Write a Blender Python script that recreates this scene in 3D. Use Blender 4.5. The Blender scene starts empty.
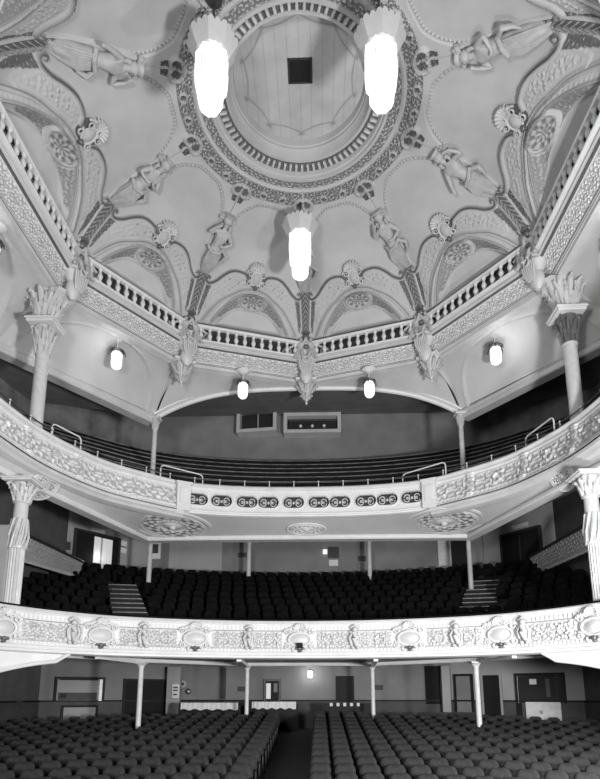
import bpy, math, random
import numpy as np
from mathutils import Vector, Matrix
random.seed(7); rng=np.random.default_rng(7)
PI=math.pi; C=bpy.context.scene.collection
EYE=3.0            # height of the eye above the lowest stalls floor; everything is laid out from eye level, then lifted
# ---------------------------------------------------------------- camera model (view camera with rising front)
F=582.; PT=math.radians(11.93); Y0=572.; YW=math.radians(1.89); CX=.46
def un(px,py,X=None,Y=None,Z=None,plane=None):
    a=(px-300)/F;b=-(py-Y0)/F
    y=math.cos(PT)-b*math.sin(PT);z=math.sin(PT)+b*math.cos(PT)
    c,s=math.cos(YW),math.sin(YW); r=Vector((c*a-s*y,s*a+c*y,z))
    if plane: t=(Vector(plane[0])-Vector((CX,0,0))).dot(Vector(plane[1]))/r.dot(Vector(plane[1]))
    else: t=(X-CX)/r[0] if X is not None else Y/r[1] if Y is not None else Z/r[2]
    return Vector((CX,0,0))+r*t
def proj(X,Y,Z):
    X=X-CX;c,s=math.cos(YW),math.sin(YW)
    x=c*X+s*Y;y=-s*X+c*Y
    d=y*math.cos(PT)+Z*math.sin(PT);u=Z*math.cos(PT)-y*math.sin(PT)
    return 300+x/d*F,Y0-u/d*F
# ---------------------------------------------------------------- materials
def mat(name,col,rough=.6,var=.12,scale=3.,bump=0.,bscale=30.,metal=0.,spec=.5,shade=None,emit=None,sheen=0):
    m=bpy.data.materials.new(name);m.use_nodes=True;nt=m.node_tree;N=nt.nodes;L=nt.links
    p=N['Principled BSDF'];p.inputs['Roughness'].default_value=rough;p.inputs['Metallic'].default_value=metal
    p.inputs['Specular IOR Level'].default_value=spec
    if sheen: p.inputs['Sheen Weight'].default_value=sheen
    tc=N.new('ShaderNodeTexCoord');nz=N.new('ShaderNodeTexNoise');nz.inputs['Scale'].default_value=scale;nz.inputs['Detail'].default_value=6
    L.new(tc.outputs['Object'],nz.inputs['Vector'])
    cr=N.new('ShaderNodeValToRGB');cr.color_ramp.elements[0].position=.3;cr.color_ramp.elements[1].position=.7
    a=col*(1-var);b=col*(1+var);cr.color_ramp.elements[0].color=(a,a,a,1);cr.color_ramp.elements[1].color=(b,b,b,1)
    L.new(nz.outputs['Fac'],cr.inputs['Fac'])
    out=cr.outputs['Color']
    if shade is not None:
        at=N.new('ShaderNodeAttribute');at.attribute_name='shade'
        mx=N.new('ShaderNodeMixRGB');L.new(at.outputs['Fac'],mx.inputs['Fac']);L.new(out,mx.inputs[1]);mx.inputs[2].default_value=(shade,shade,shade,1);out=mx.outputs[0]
    L.new(out,p.inputs['Base Color'])
    if bump:
        n2=N.new('ShaderNodeTexNoise');n2.inputs['Scale'].default_value=bscale;n2.inputs['Detail'].default_value=4;L.new(tc.outputs['Object'],n2.inputs['Vector'])
        bp=N.new('ShaderNodeBump');bp.inputs['Strength'].default_value=bump;bp.inputs['Distance'].default_value=.03;L.new(n2.outputs['Fac'],bp.inputs['Height']);L.new(bp.outputs['Normal'],p.inputs['Normal'])
    if emit:
        p.inputs['Emission Color'].default_value=(1,1,1,1);p.inputs['Emission Strength'].default_value=emit
    return m
M=dict(
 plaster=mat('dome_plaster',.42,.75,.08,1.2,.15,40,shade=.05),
 cream=mat('cream_paint',.5,.45,.08,2.,.1,60,shade=.10),
 white=mat('white_gloss_paint',.62,.4,.06,2.,.1,60,shade=.04),
 cove=mat('cove_plaster',.5,.8,.07,1.,.1,40,shade=.1),
 gilt_and_shade=mat('dark_gilding_and_shade',.10,.35,.4,20,.2,60,spec=.7),  # dark gilding, also used where shade in gaps is painted
 stone=mat('statue_plaster',.4,.6,.1,8,.15,60),
 shaft=mat('painted_column',.50,.35,.1,6,.1,60),
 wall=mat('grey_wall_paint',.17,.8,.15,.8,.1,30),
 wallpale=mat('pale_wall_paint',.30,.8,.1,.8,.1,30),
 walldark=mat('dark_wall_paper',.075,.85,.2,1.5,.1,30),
 dado=mat('dado_paint',.05,.7,.2,2),
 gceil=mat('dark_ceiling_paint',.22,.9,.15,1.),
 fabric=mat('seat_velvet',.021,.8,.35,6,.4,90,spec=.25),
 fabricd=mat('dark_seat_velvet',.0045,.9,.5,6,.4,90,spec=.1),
 wood=mat('dark_wood',.009,.6,.3,5,spec=.2),
 nosing=mat('bench_edge',.16,.4,.5,3),
 black=mat('black_opening',.004,.9,.1),
 carpet=mat('dark_carpet',.016,.95,.3,9,.3,80),
 metal=mat('painted_pipe',.62,.3,.1,6,spec=.6),
 iron=mat('dark_iron',.03,.45,.3,12),
 glass=mat('lit_opal_glass',.8,.4,.02,2,emit=1.15),
 shadeglass=mat('frosted_reflector_glass',.45,.35,.05,5,emit=.04),
 paper=mat('white_notice',.6,.7,.05,5), ink=mat('printed_ink',.04,.7,.2,5),
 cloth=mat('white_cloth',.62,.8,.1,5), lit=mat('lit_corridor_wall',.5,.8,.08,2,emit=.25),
 mirror=mat('dark_window_glass',.03,.08,.2,1.,spec=.8),
 wallside=mat('gallery_side_wall',.2,.85,.35,1.2),wallgal=mat('gallery_back_wall',.22,.9,.15,1.),iron2=mat('grille_metal',.45,.4,.3,12),cove2=mat('gallery_soffit_paint',.45,.8,.07,1.,.1,40,shade=.1),
 board=mat('ceiling_boards',.42,.75,.12,1.5,.1,30,shade=.03),
)
# flat ceiling boards: narrow joints across
m=M['board'];nt=m.node_tree;
# ---------------------------------------------------------------- mesh helpers
class MB:
    def __init__(s): s.v=[];s.f=[]
    def add(s,vs,fs,mtx=None):
        o=len(s.v)
        s.v+= [tuple(mtx@Vector(v)) for v in vs] if mtx is not None else [tuple(v) for v in vs]
        s.f+= [tuple(i+o for i in f) for f in fs]; return s
    def box(s,c,d,rz=0,mtx=None,bev=0):
        x,y,z=d[0]/2,d[1]/2,d[2]/2
        if bev:
            b=bev;vs=[];
            for sz in (-1,1):
                for (i,j) in ((-1,-1),(1,-1),(1,1),(-1,1)): vs.append((i*(x-b),j*(y-b),sz*z))
            for sz in (-1,1):
                for (i,j) in ((-1,-1),(1,-1),(1,1),(-1,1)): vs.append((i*x,j*y,sz*(z-b)))
            fs=[(3,2,1,0),(4,5,6,7)]
            for k in range(4):
                n=(k+1)%4; fs+=[(k,n,8+n,8+k),(8+k,8+n,12+n,12+k),(12+k,12+n,4+n,4+k)]
        else:
            vs=[(i*x,j*y,k*z) for k in(-1,1) for (i,j) in((-1,-1),(1,-1),(1,1),(-1,1))]
            fs=[(3,2,1,0),(4,5,6,7)]+[(k,(k+1)%4,4+(k+1)%4,4+k) for k in range(4)]
        m_=Matrix.Translation(c)@Matrix.Rotation(rz,4,'Z')
        if mtx is not None: m_=mtx@m_
        return s.add(vs,fs,m_)
    def lathe(s,pr,n=20,c=(0,0,0),mtx=None,flute=0,nf=0,cap=True,sx=1,sy=1):
        vs=[];fs=[]
        for r,z in pr:
            for i in range(n):
                a=2*PI*i/n; q=r*(1-flute*(i%2)) if nf else r
                vs.append((c[0]+q*sx*math.cos(a),c[1]+q*sy*math.sin(a),c[2]+z))
        for j in range(len(pr)-1):
            for i in range(n):
                k=(i+1)%n; fs.append((j*n+i,j*n+k,(j+1)*n+k,(j+1)*n+i))
        if cap: fs+= [tuple(range(n))[::-1],tuple((len(pr)-1)*n+i for i in range(n))]
        return s.add(vs,fs,mtx)
    def tube(s,path,r,n=8,mtx=None,closed=False):
        P=[Vector(p) for p in path];vs=[];fs=[];m_=len(P)
        rr=r if isinstance(r,(list,tuple)) else [r]*m_
        up=Vector((0,0,1))
        for i,p in enumerate(P):
            t=(P[(i+1)%m_] if closed else P[min(i+1,m_-1)])-(P[i-1] if closed else P[max(i-1,0)]); t.normalize()
            a=t.cross(up)
            if a.length<.05: a=t.cross(Vector((1,0,0)))
            a.normalize(); b=a.cross(t); up=b if abs(b.z)>.3 else up
            for k in range(n):
                q=2*PI*k/n; vs.append(p+(a*math.cos(q)+b*math.sin(q))*rr[i])
        for i in range(m_ if closed else m_-1):
            j=(i+1)%m_
            for k in range(n): l=(k+1)%n; fs.append((i*n+k,i*n+l,j*n+l,j*n+k))
        if not closed: fs+=[tuple(range(n))[::-1],tuple((m_-1)*n+k for k in range(n))]
        return s.add(vs,fs,mtx)
    def sphere(s,c,r,n=10,mtx=None,sc=(1,1,1)):
        pr=[(max(math.sin(PI*j/(n//2+1)),1e-3),-math.cos(PI*j/(n//2+1))) for j in range(n//2+2)]
        m_=Matrix.Translation(c)@Matrix.Diagonal((r*sc[0],r*sc[1],r*sc[2],1))
        return s.lathe(pr,n,mtx=(mtx@m_ if mtx is not None else m_))
    def prism(s,poly,d,mtx=None):      # poly in xz plane, extruded d along y (centred)
        n=len(poly);vs=[(x,-d/2,z) for x,z in poly]+[(x,d/2,z) for x,z in poly]
        fs=[tuple(range(n)),tuple(range(2*n-1,n-1,-1))]+[((i+1)%n,i,n+i,n+(i+1)%n) for i in range(n)]
        return s.add(vs,fs,mtx)
    def sweep(s,path,prof,closed=False,flip=False):   # path plan pts (x,y); prof (inward offset, z), mitred
        P=[Vector(p) for p in path];n=len(P);m_=len(prof);vs=[]
        for i in range(n):
            a=P[i]-P[i-1] if (i>0 or closed) else P[1]-P[0]
            b=P[(i+1)%n]-P[i] if (i<n-1 or closed) else P[-1]-P[-2]
            a=a.normalized();b=b.normalized();na=Vector((a.y,-a.x));nb=Vector((b.y,-b.x))
            q=(na+nb); q=q/max(q.length_squared/2,.3) if q.length>1e-6 else na
            for o,z in prof: vs.append((P[i].x+q.x*o,P[i].y+q.y*o,z))
        fs=[]
        for i in range(n if closed else n-1):
            j=(i+1)%n
            for k in range(m_-1):
                f=(i*m_+k,i*m_+k+1,j*m_+k+1,j*m_+k); fs.append(f[::-1] if flip else f)
        if prof[0]==prof[-1] and not closed: fs+=[tuple(range(m_-1)),tuple((n-1)*m_+k for k in range(m_-1))[::-1]]
        return s.add(vs,fs)
    def build(s,name,m,parent=None,smooth=True,ang=40,loc=None,shade=None):
        me=bpy.data.meshes.new(name);me.from_pydata(s.v,[],s.f);me.update()
        return link(name,me,m,parent,smooth,ang,loc,shade)
def link(name,me,m,parent=None,smooth=True,ang=40,loc=None,shade=None):
    mm=M[m] if isinstance(m,str) else m
    me.materials.append(mm)
    if smooth:
        me.shade_smooth()
        try: me.set_sharp_from_angle(angle=math.radians(ang))
        except Exception: pass
    if shade is not None:
        at=me.attributes.new('shade','FLOAT','POINT');at.data.foreach_set('value',np.asarray(shade,dtype=np.float32).ravel())
    o=bpy.data.objects.new(name,me);C.objects.link(o)
    if parent: o.parent=parent
    if loc is not None: o.location=loc
    return o
def tag(o,label=None,cat=None,group=None,kind=None):
    if label:o['label']=label
    if cat:o['category']=cat
    if group:o['group']=group
    if kind:o['kind']=kind
    return o
def thing(name,label,cat,loc=(0,0,0),rz=0,group=None,mtx=None):
    o=bpy.data.objects.new(name,None);C.objects.link(o);o.empty_display_size=.2
    if mtx is not None: o.matrix_world=mtx; o.matrix_basis=mtx
    else: o.location=loc;o.rotation_euler=(0,0,rz)
    return tag(o,label,cat,group)
def struct(o): o['kind']='structure';return o
def kids(o): return [c for c in C.objects if c.parent==o]
def dup(root,label,mtx=None,loc=None,rz=None,ch=None):
    r=root.copy();C.objects.link(r)
    if mtx is not None: r.matrix_basis=mtx
    if loc is not None: r.location=loc
    if rz is not None: r.rotation_euler=(0,0,rz)
    r['label']=label
    for c,gs in (ch if ch is not None else tree(root)):
        d=c.copy();C.objects.link(d);d.parent=r
        for g in gs:
            e=g.copy();C.objects.link(e);e.parent=d
    return r
def tree(root): return [(c,kids(c)) for c in kids(root)]
def relief(name,m,nu,nv,P,H,parent=None,shade=None,sign=1,inst=None):
    u=np.linspace(0,1,nu);v=np.linspace(0,1,nv);U,V=np.meshgrid(u,v,indexing='ij')
    p=np.stack(P(U,V),-1)
    du=np.gradient(p,axis=0);dv=np.gradient(p,axis=1);n=np.cross(du,dv);n/=np.linalg.norm(n,axis=-1,keepdims=True)+1e-9
    p=p+n*(sign*H(U,V))[...,None]
    idx=np.arange(nu*nv).reshape(nu,nv)
    a=idx[:-1,:-1].ravel();b=idx[1:,:-1].ravel();c=idx[1:,1:].ravel();d=idx[:-1,1:].ravel()
    f=np.stack([a,b,c,d],1) if sign>0 else np.stack([d,c,b,a],1)
    me=bpy.data.meshes.new(name);me.vertices.add(nu*nv);me.vertices.foreach_set('co',p.reshape(-1).astype(np.float32))
    nf=len(f);me.loops.add(nf*4);me.loops.foreach_set('vertex_index',f.reshape(-1).astype(np.int32))
    me.polygons.add(nf);me.polygons.foreach_set('loop_start',np.arange(0,nf*4,4,dtype=np.int32))
    me.update();me.validate()
    sh=shade(U,V) if shade is not None else np.zeros_like(U)
    return link(name,me,m,parent,True,60,shade=sh)
def ss(a,b,x): t=np.clip((x-a)/(b-a),0,1);return t*t*(3-2*t)
def fol(x,y,s,seed=0):      # acanthus scroll ornament, 0..1
    i=np.floor(x/s);j=np.floor(y/s);a=x/s-i-.5;b=y/s-j-.5
    dr=np.where((i+j+seed)%2==0,1.,-1.);r=np.hypot(a,b);th=np.arctan2(b,a*dr)+seed
    sp=.5+.5*np.cos(2*th-16*r)
    leaf=.5+.5*np.cos(7*th+9*r)
    h=sp*ss(.52,.2,r)*.8+leaf*ss(.32,.5,r)*.75
    h=h*(.75+.25*np.sin(31*x/s*.31+2.1*y/s*5))
    return np.clip(h,0,1)
def sdpoly(X,Y,pts):
    d=np.full(X.shape,1e9)
    for (x0,y0),(x1,y1) in zip(pts[:-1],pts[1:]):
        ex,ey=x1-x0,y1-y0;t=np.clip(((X-x0)*ex+(Y-y0)*ey)/(ex*ex+ey*ey+1e-12),0,1)
        d=np.minimum(d,np.hypot(X-x0-t*ex,Y-y0-t*ey))
    return d
def spline(pts,n=12):
    P=[Vector(p) for p in pts];P=[P[0]*2-P[1]]+P+[P[-1]*2-P[-2]];o=[]
    for i in range(1,len(P)-2):
        for k in range(n):
            t=k/n;a,b,c,d=P[i-1],P[i],P[i+1],P[i+2]
            o.append(.5*((2*b)+(c-a)*t+(2*a-5*b+4*c-d)*t*t+(3*b-a-3*c+d)*t**3))
    o.append(P[-2]);return o
class Curve:      # plan curve with arc length
    def __init__(s,pts):
        s.p=np.array([(q.x,q.y) for q in pts]);d=np.hypot(*np.diff(s.p,axis=0).T);s.s=np.concatenate([[0],np.cumsum(d)]);s.L=s.s[-1]
    def at(s,t,off=0.):
        x=np.interp(t,s.s,s.p[:,0]);y=np.interp(t,s.s,s.p[:,1])
        e=.12;dx=np.interp(t+e,s.s,s.p[:,0])-np.interp(t-e,s.s,s.p[:,0]);dy=np.interp(t+e,s.s,s.p[:,1])-np.interp(t-e,s.s,s.p[:,1])
        l=np.hypot(dx,dy)+1e-9
        return x+dy/l*off,y-dx/l*off       # off>0 : towards the stage
    def near(s,x,y): 
        i=np.argmin(np.hypot(s.p[:,0]-x,s.p[:,1]-y));return s.s[i]
    def rot(s,t):
        x0,y0=s.at(t-.1);x1,y1=s.at(t+.1);return math.atan2(y1-y0,x1-x0)
    def poly(s,a,b,step=.25,off=0.): 
        n=max(2,int((b-a)/step));return [Vector(s.at(a+(b-a)*i/n,off)) for i in range(n+1)]
def half(pts): 
    q=[(-x,y) for x,y in pts[::-1]]+list(pts[1:]);return Curve(spline(q,10))
def skin(name,joints,edges,radii,m,parent=None,sub=2):
    me=bpy.data.meshes.new(name);me.from_pydata([tuple(j) for j in joints],edges,[]);me.update()
    me.materials.append(M[m]);o=bpy.data.objects.new(name,me);C.objects.link(o)
    if parent:o.parent=parent
    sk=o.modifiers.new('skin','SKIN');sk.use_smooth_shade=True
    lay=me.skin_vertices[0] if len(me.skin_vertices) else None
    if lay is None:
        me.skin_vertices.new() if hasattr(me.skin_vertices,'new') else None
        lay=me.skin_vertices[0]
    for i,r in enumerate(radii):
        lay.data[i].radius=(r,r) if not isinstance(r,tuple) else r
        lay.data[i].use_root=(i==0)
    su=o.modifiers.new('sub','SUBSURF');su.levels=sub;su.render_levels=sub
    return o
KE=2900;FE=1650;LE=16;LF=1700;WE=.03;EXPO=.06
# ================================================================ DOME
DY=13.68; R10=7.67; C18=math.cos(PI/10)
RRp=np.array([2.8,3.04,3.6,4.0,4.6,5.5,6.1,6.5,6.8,7.2,7.6,7.7,8.15]);ZZp=np.array([16.85,16.82,16.72,16.6,16.42,16.12,15.8,15.5,15.2,14.75,14.22,14.12,14.02])
_r=np.linspace(2.8,8.15,200);_z=np.interp(_r,RRp,ZZp)
_k=np.exp(-.5*(np.arange(-12,13)/5.)**2);_k/=_k.sum();_z=np.convolve(np.pad(_z,12,mode='reflect',reflect_type='odd'),_k,'valid')
_s=np.concatenate([[0],np.cumsum(np.hypot(np.diff(_r),np.diff(_z)))])
prof=lambda r:np.interp(r,_r,_z)
arc=lambda r:np.interp(r,_r,_s)
def rfac(phi,rho): return 1+(C18/np.cos(phi)-1)*ss(3.04,6.6,rho)
XS=R10*math.sin(2*PI/5)     # the two side bays are longer: their far corner keeps the same distance from the axis
def vdir(k):
    if abs(k)==3: return Vector((math.copysign(XS,k)/R10,-3.5/R10,0))
    a=k*PI/5; return Vector((math.sin(a),math.cos(a),0))
E45=np.array([4.5*math.sin(math.radians(109)),4.5*math.cos(math.radians(109))]);E76=np.array([XS*7.6/R10,-3.5*7.6/R10])
def edge3(rho):
    q=(rho-4.5)/3.1;x=E45[0]+(E76[0]-E45[0])*q;y=E45[1]+(E76[1]-E45[1])*q
    a=np.radians(108+(np.minimum(rho,4.5)-3.04)/1.46);lo=rho<4.5
    return np.where(lo,rho*np.sin(a),x),np.where(lo,rho*np.cos(a),y)
def V(k,r,z): d=vdir(k);return Vector((d.x*r,DY+d.y*r,z))
NU,NV=190,300
rho0,rho1=3.04,8.1
def domeP(U,W):
    ph=(U*36-18)*PI/180;rho=rho0+(rho1-rho0)*W;r=rho*rfac(ph,rho)
    return np.sin(ph)*r,np.cos(ph)*r,prof(rho)
def domeP25(U,W):
    rho=rho0+(rho1-rho0)*W;ex,ey=edge3(rho);a3=np.arctan2(ex,ey);a2=2*PI/5;a=a2+(a3-a2)*U
    w_=ss(3.04,6.6,rho);r=rho*(1+(C18/np.sin(a)-1)*w_);r3=rho*(1+(C18/np.sin(a3)-1)*w_);r=r*(1+(np.hypot(ex,ey)/r3-1)*U)
    return np.sin(a)*r,np.cos(a)*r,prof(rho)
def domeP35(U,W):
    rho=rho0+(rho1-rho0)*W;ex,ey=edge3(rho);a3=np.arctan2(ex,ey);a4=4*PI/5;a=a3+(a4-a3)*U
    w_=ss(3.04,6.6,rho);r3=np.hypot(ex,ey)
    # chord between the two corners
    bx,by=np.sin(a4)*rho,np.cos(a4)*rho;nx,ny=by-ey,-(bx-ex);den=np.sin(a)*nx+np.cos(a)*ny;rc=(ex*nx+ey*ny)/den
    rr=r3*(1-U)+rho*U;r=rr*(1-w_)+rc*w_
    return np.sin(a)*r,np.cos(a)*r,prof(rho)
def m2(pts): return [(f*PI/180*r,arc(r)) for f,r in pts]
def m2s(pts): # smooth
    q=spline([Vector(p) for p in m2(pts)],8);return [(a.x,a.y) for a in q]
OUT=m2s([(0,6.63),(4,6.7),(7,6.84),(11,7.08),(14,7.45),(15.2,7.75),(15.5,7.95)])
INN=m2s([(0,6.8),(4,6.86),(7,7.02),(10,7.3),(12,7.6),(12.8,7.95)])
TYM=m2s([(0,7.2),(4.5,7.22),(7.2,7.33),(9.5,7.5),(11.2,7.72),(12,7.95)])
SCR=m2s([(2.6,6.42),(4.2,6.26),(7.2,6.22),(9.5,6.28),(11.5,6.43),(13.2,6.6),(15,6.69),(16.1,6.66),(16.4,6.57),(15.9,6.52),(15.5,6.57)])
PET=m2s([(0,3.67),(4,3.68),(7,3.73),(10,3.88),(12.5,4.06),(14.5,4.32),(16.,4.62),(17.1,4.98),(17.6,5.4)])
def under(X,Y,pts): # Y of polyline at X (monotone x)
    p=np.array(pts);return np.interp(X,p[:,0],p[:,1],right=1e3)
def pattern(U,W):
    ph=np.abs(U*36-18);rho=rho0+(rho1-rho0)*W;X=ph*PI/180*rho;Y=arc(rho);sx=np.sign(U-.5)
    h=np.zeros_like(X);sh=np.zeros_like(X)
    # lunette
    yo,yi,yt=under(X,Y,OUT),under(X,Y,INN),under(X,Y,TYM)
    dO,dI,dT=sdpoly(X,Y,OUT),sdpoly(X,Y,INN),sdpoly(X,Y,TYM)
    inarch=(Y>yo)&(X<2.2);inin=(Y>yi)
    h+=np.where(inarch,.05*ss(0,.03,dO),0)
    h+=.07*np.exp(-(dO/.03)**2)+.05*np.exp(-((dO-.1)/.025)**2)*inarch
    h+=.05*np.exp(-(dI/.03)**2)
    beads=.5+.5*np.cos(Y*2*PI/.11)
    h+=.03*np.exp(-((dI-.09)/.03)**2)*beads*(~inin)*inarch
    rec=np.where(inin,ss(0,.35,dI)*.28,0)
    h-=rec
    # oval medallion
    ox,oy=.5,.3;cy=arc(6.99);e=np.sqrt((X/ox)**2+((Y-cy)/oy)**2)
    h+=.07*np.exp(-((e-1)/.09)**2)+np.where(e<1.1,.10*(1-ss(.95,1.1,e)),0)
    th=np.arctan2((Y-cy)/oy,X/ox*sx)
    lat=.5+.5*np.cos(8*th+0*e)*np.cos(e*9.5);inov=e<.88
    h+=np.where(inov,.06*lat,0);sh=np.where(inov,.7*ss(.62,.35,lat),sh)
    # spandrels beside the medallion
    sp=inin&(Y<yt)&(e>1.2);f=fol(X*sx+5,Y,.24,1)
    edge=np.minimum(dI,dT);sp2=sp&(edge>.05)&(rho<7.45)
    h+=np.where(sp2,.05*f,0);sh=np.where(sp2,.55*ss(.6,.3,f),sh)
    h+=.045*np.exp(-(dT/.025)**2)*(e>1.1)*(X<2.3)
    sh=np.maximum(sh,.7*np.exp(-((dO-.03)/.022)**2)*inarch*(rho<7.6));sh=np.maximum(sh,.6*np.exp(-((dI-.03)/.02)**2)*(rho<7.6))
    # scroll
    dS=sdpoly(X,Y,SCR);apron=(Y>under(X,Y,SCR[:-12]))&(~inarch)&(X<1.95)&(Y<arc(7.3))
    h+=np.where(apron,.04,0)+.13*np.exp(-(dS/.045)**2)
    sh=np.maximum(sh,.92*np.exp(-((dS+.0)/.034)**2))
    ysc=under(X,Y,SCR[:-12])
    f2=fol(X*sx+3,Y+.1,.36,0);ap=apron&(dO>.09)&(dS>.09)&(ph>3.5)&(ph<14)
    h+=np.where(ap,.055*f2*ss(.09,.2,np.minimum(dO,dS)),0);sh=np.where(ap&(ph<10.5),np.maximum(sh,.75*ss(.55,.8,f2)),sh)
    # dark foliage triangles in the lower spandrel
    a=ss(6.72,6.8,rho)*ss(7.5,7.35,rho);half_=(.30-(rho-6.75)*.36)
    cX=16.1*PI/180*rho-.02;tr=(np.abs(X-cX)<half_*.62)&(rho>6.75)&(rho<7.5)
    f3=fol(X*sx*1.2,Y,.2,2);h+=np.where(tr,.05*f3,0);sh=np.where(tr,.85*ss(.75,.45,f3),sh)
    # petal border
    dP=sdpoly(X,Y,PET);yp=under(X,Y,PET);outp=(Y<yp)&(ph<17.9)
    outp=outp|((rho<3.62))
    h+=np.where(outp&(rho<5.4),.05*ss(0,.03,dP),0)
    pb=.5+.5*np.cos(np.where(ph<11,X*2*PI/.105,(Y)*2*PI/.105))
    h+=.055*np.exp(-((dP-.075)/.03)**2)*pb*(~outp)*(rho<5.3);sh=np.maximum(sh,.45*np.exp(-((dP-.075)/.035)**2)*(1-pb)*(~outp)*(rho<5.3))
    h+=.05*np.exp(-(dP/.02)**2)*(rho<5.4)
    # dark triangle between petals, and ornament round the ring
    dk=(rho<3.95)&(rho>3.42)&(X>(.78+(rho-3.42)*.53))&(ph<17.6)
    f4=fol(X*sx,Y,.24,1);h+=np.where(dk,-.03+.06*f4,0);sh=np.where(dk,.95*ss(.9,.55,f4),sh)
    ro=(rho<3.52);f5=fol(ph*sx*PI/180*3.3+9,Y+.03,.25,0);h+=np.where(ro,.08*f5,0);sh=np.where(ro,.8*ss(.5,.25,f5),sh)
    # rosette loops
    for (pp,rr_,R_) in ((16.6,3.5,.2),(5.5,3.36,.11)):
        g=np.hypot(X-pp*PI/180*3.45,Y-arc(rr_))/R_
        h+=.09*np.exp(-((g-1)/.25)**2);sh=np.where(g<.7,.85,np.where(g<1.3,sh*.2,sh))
    sh=np.where(ph>17.4,sh*.3,sh);sh=np.maximum(sh,.85*ss(7.64,7.7,rho))  # band behind the balustrade painted dark, as shade between the balusters
    h=h*ss(7.72,7.6,rho)
    return h,sh
first=None
_cache={}
def Hf(U,W): _cache['p']=pattern(U,W);return _cache['p'][0]
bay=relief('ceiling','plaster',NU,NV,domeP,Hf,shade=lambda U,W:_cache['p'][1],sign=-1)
# which way do the normals point: check the middle vertex and mirror the displacement if it went outwards
struct(bay);bay['label']='dome plaster panel between two ribs'
bay.location=(0,DY,0);bay.rotation_euler=(0,0,-PI/10)
bays=[bay]
for k in (1,4,5,8,9):
    o=bay.copy();C.objects.link(o);o.rotation_euler=(0,0,-PI/10-k*PI/5);bays.append(o)
for P_ in (domeP25,domeP35):
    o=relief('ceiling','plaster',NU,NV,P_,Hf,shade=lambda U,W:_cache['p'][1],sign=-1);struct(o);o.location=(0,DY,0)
    q=o.copy();C.objects.link(q);q.scale=(-1,1,1);bays+=[]
for o in bays:
    if 'label' in o: del o['label']
# ring
def circ(n=80,r=1.): return [Vector((r*math.sin(2*PI*i/n),DY+r*math.cos(2*PI*i/n))) for i in range(n)]
ring=MB().sweep(circ(120,3.04),[(-.02,16.9),(-.02,16.74),(.05,16.70),(.12,16.74),(.14,16.80)],True)
ring.sweep(circ(120,3.04),[(.40,16.78),(.42,16.73),(.5,16.73),(.52,16.82),(.56,16.84),(.60,16.98)],True)
ring.sweep(circ(120,3.04),[(.60,16.98),(.86,17.06),(.88,17.02),(.96,17.02),(.98,17.1),(1.02,17.3),(1.06,17.34),(1.06,17.42),(1.1,17.44),(1.12,17.66)],True)
struct(ring.build('trim_1','plaster'))
struct(MB().sweep(circ(120,3.04),[(.59,16.97),(.60,16.965),(.855,17.045),(.87,17.03)],True).build('shade_gap_ring','gilt_and_shade'))  # dark ring painting the shade in the gaps between modillions
mo=MB()
for i in range(76):
    a=2*PI*i/76; mo.box((2.32*math.sin(a),DY+2.32*math.cos(a),16.97),(.075,.21,.12),rz=-a,bev=.02)
struct(mo.build('trim_2','cream'))
ob=relief('trim_3','plaster',700,26,lambda U,W:(np.sin(U*2*PI)*(2.91-.27*W),DY+np.cos(U*2*PI)*(2.91-.27*W),16.79+0*U),
   lambda U,W:.05*fol(U*2*PI*2.8,W*.27+.02,.2799/1.,0),shade=lambda U,W:.75*ss(.5,.25,fol(U*2*PI*2.8,W*.27+.02,.2799,0)),sign=1)
struct(ob)
# flat boarded disc with garland and a square hatch
def discP(U,W): r=.001+1.94*W;return np.sin(U*2*PI)*r,DY+np.cos(U*2*PI)*r,17.66+0*U
def discS(U,W):
    x=np.sin(U*2*PI)*1.94*W;y=np.cos(U*2*PI)*1.94*W;r=1.94*W
    s=.25*np.exp(-(((x+.33*.5)%.33-.165)/.012)**2)
    ang=(U*2*PI*10/ (2*PI))%1.; gr=1.66-.13*np.sin(PI*ang)
    s=np.maximum(s,.45*np.exp(-((r-gr)/.025)**2)); s=np.maximum(s,.55*np.exp(-((r-1.72)/.05)**2)*np.exp(-((ang-.5)**2+0)/.0005*0-(np.minimum(ang,1-ang)/.09)**2))
    return s
disc=relief('ceiling','board',420,120,discP,lambda U,W:0*U,shade=discS);struct(disc)
hatch=MB()
for (cx_,cy_,dx,dy) in ((.02,13.13,.66,.05),(.02,13.79,.66,.05),(-.31,13.46,.05,.7),(.35,13.46,.05,.7)): hatch.box((cx_,cy_,17.65),(dx,dy,.03))
hroot=tag(hatch.build('ceiling_hatch','iron'),'square black access hatch in the centre of the flat boarded ceiling','hatch')
MB().box((.02,13.46,17.648),(.6,.64,.012)).build('opening','black',hroot)
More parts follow.
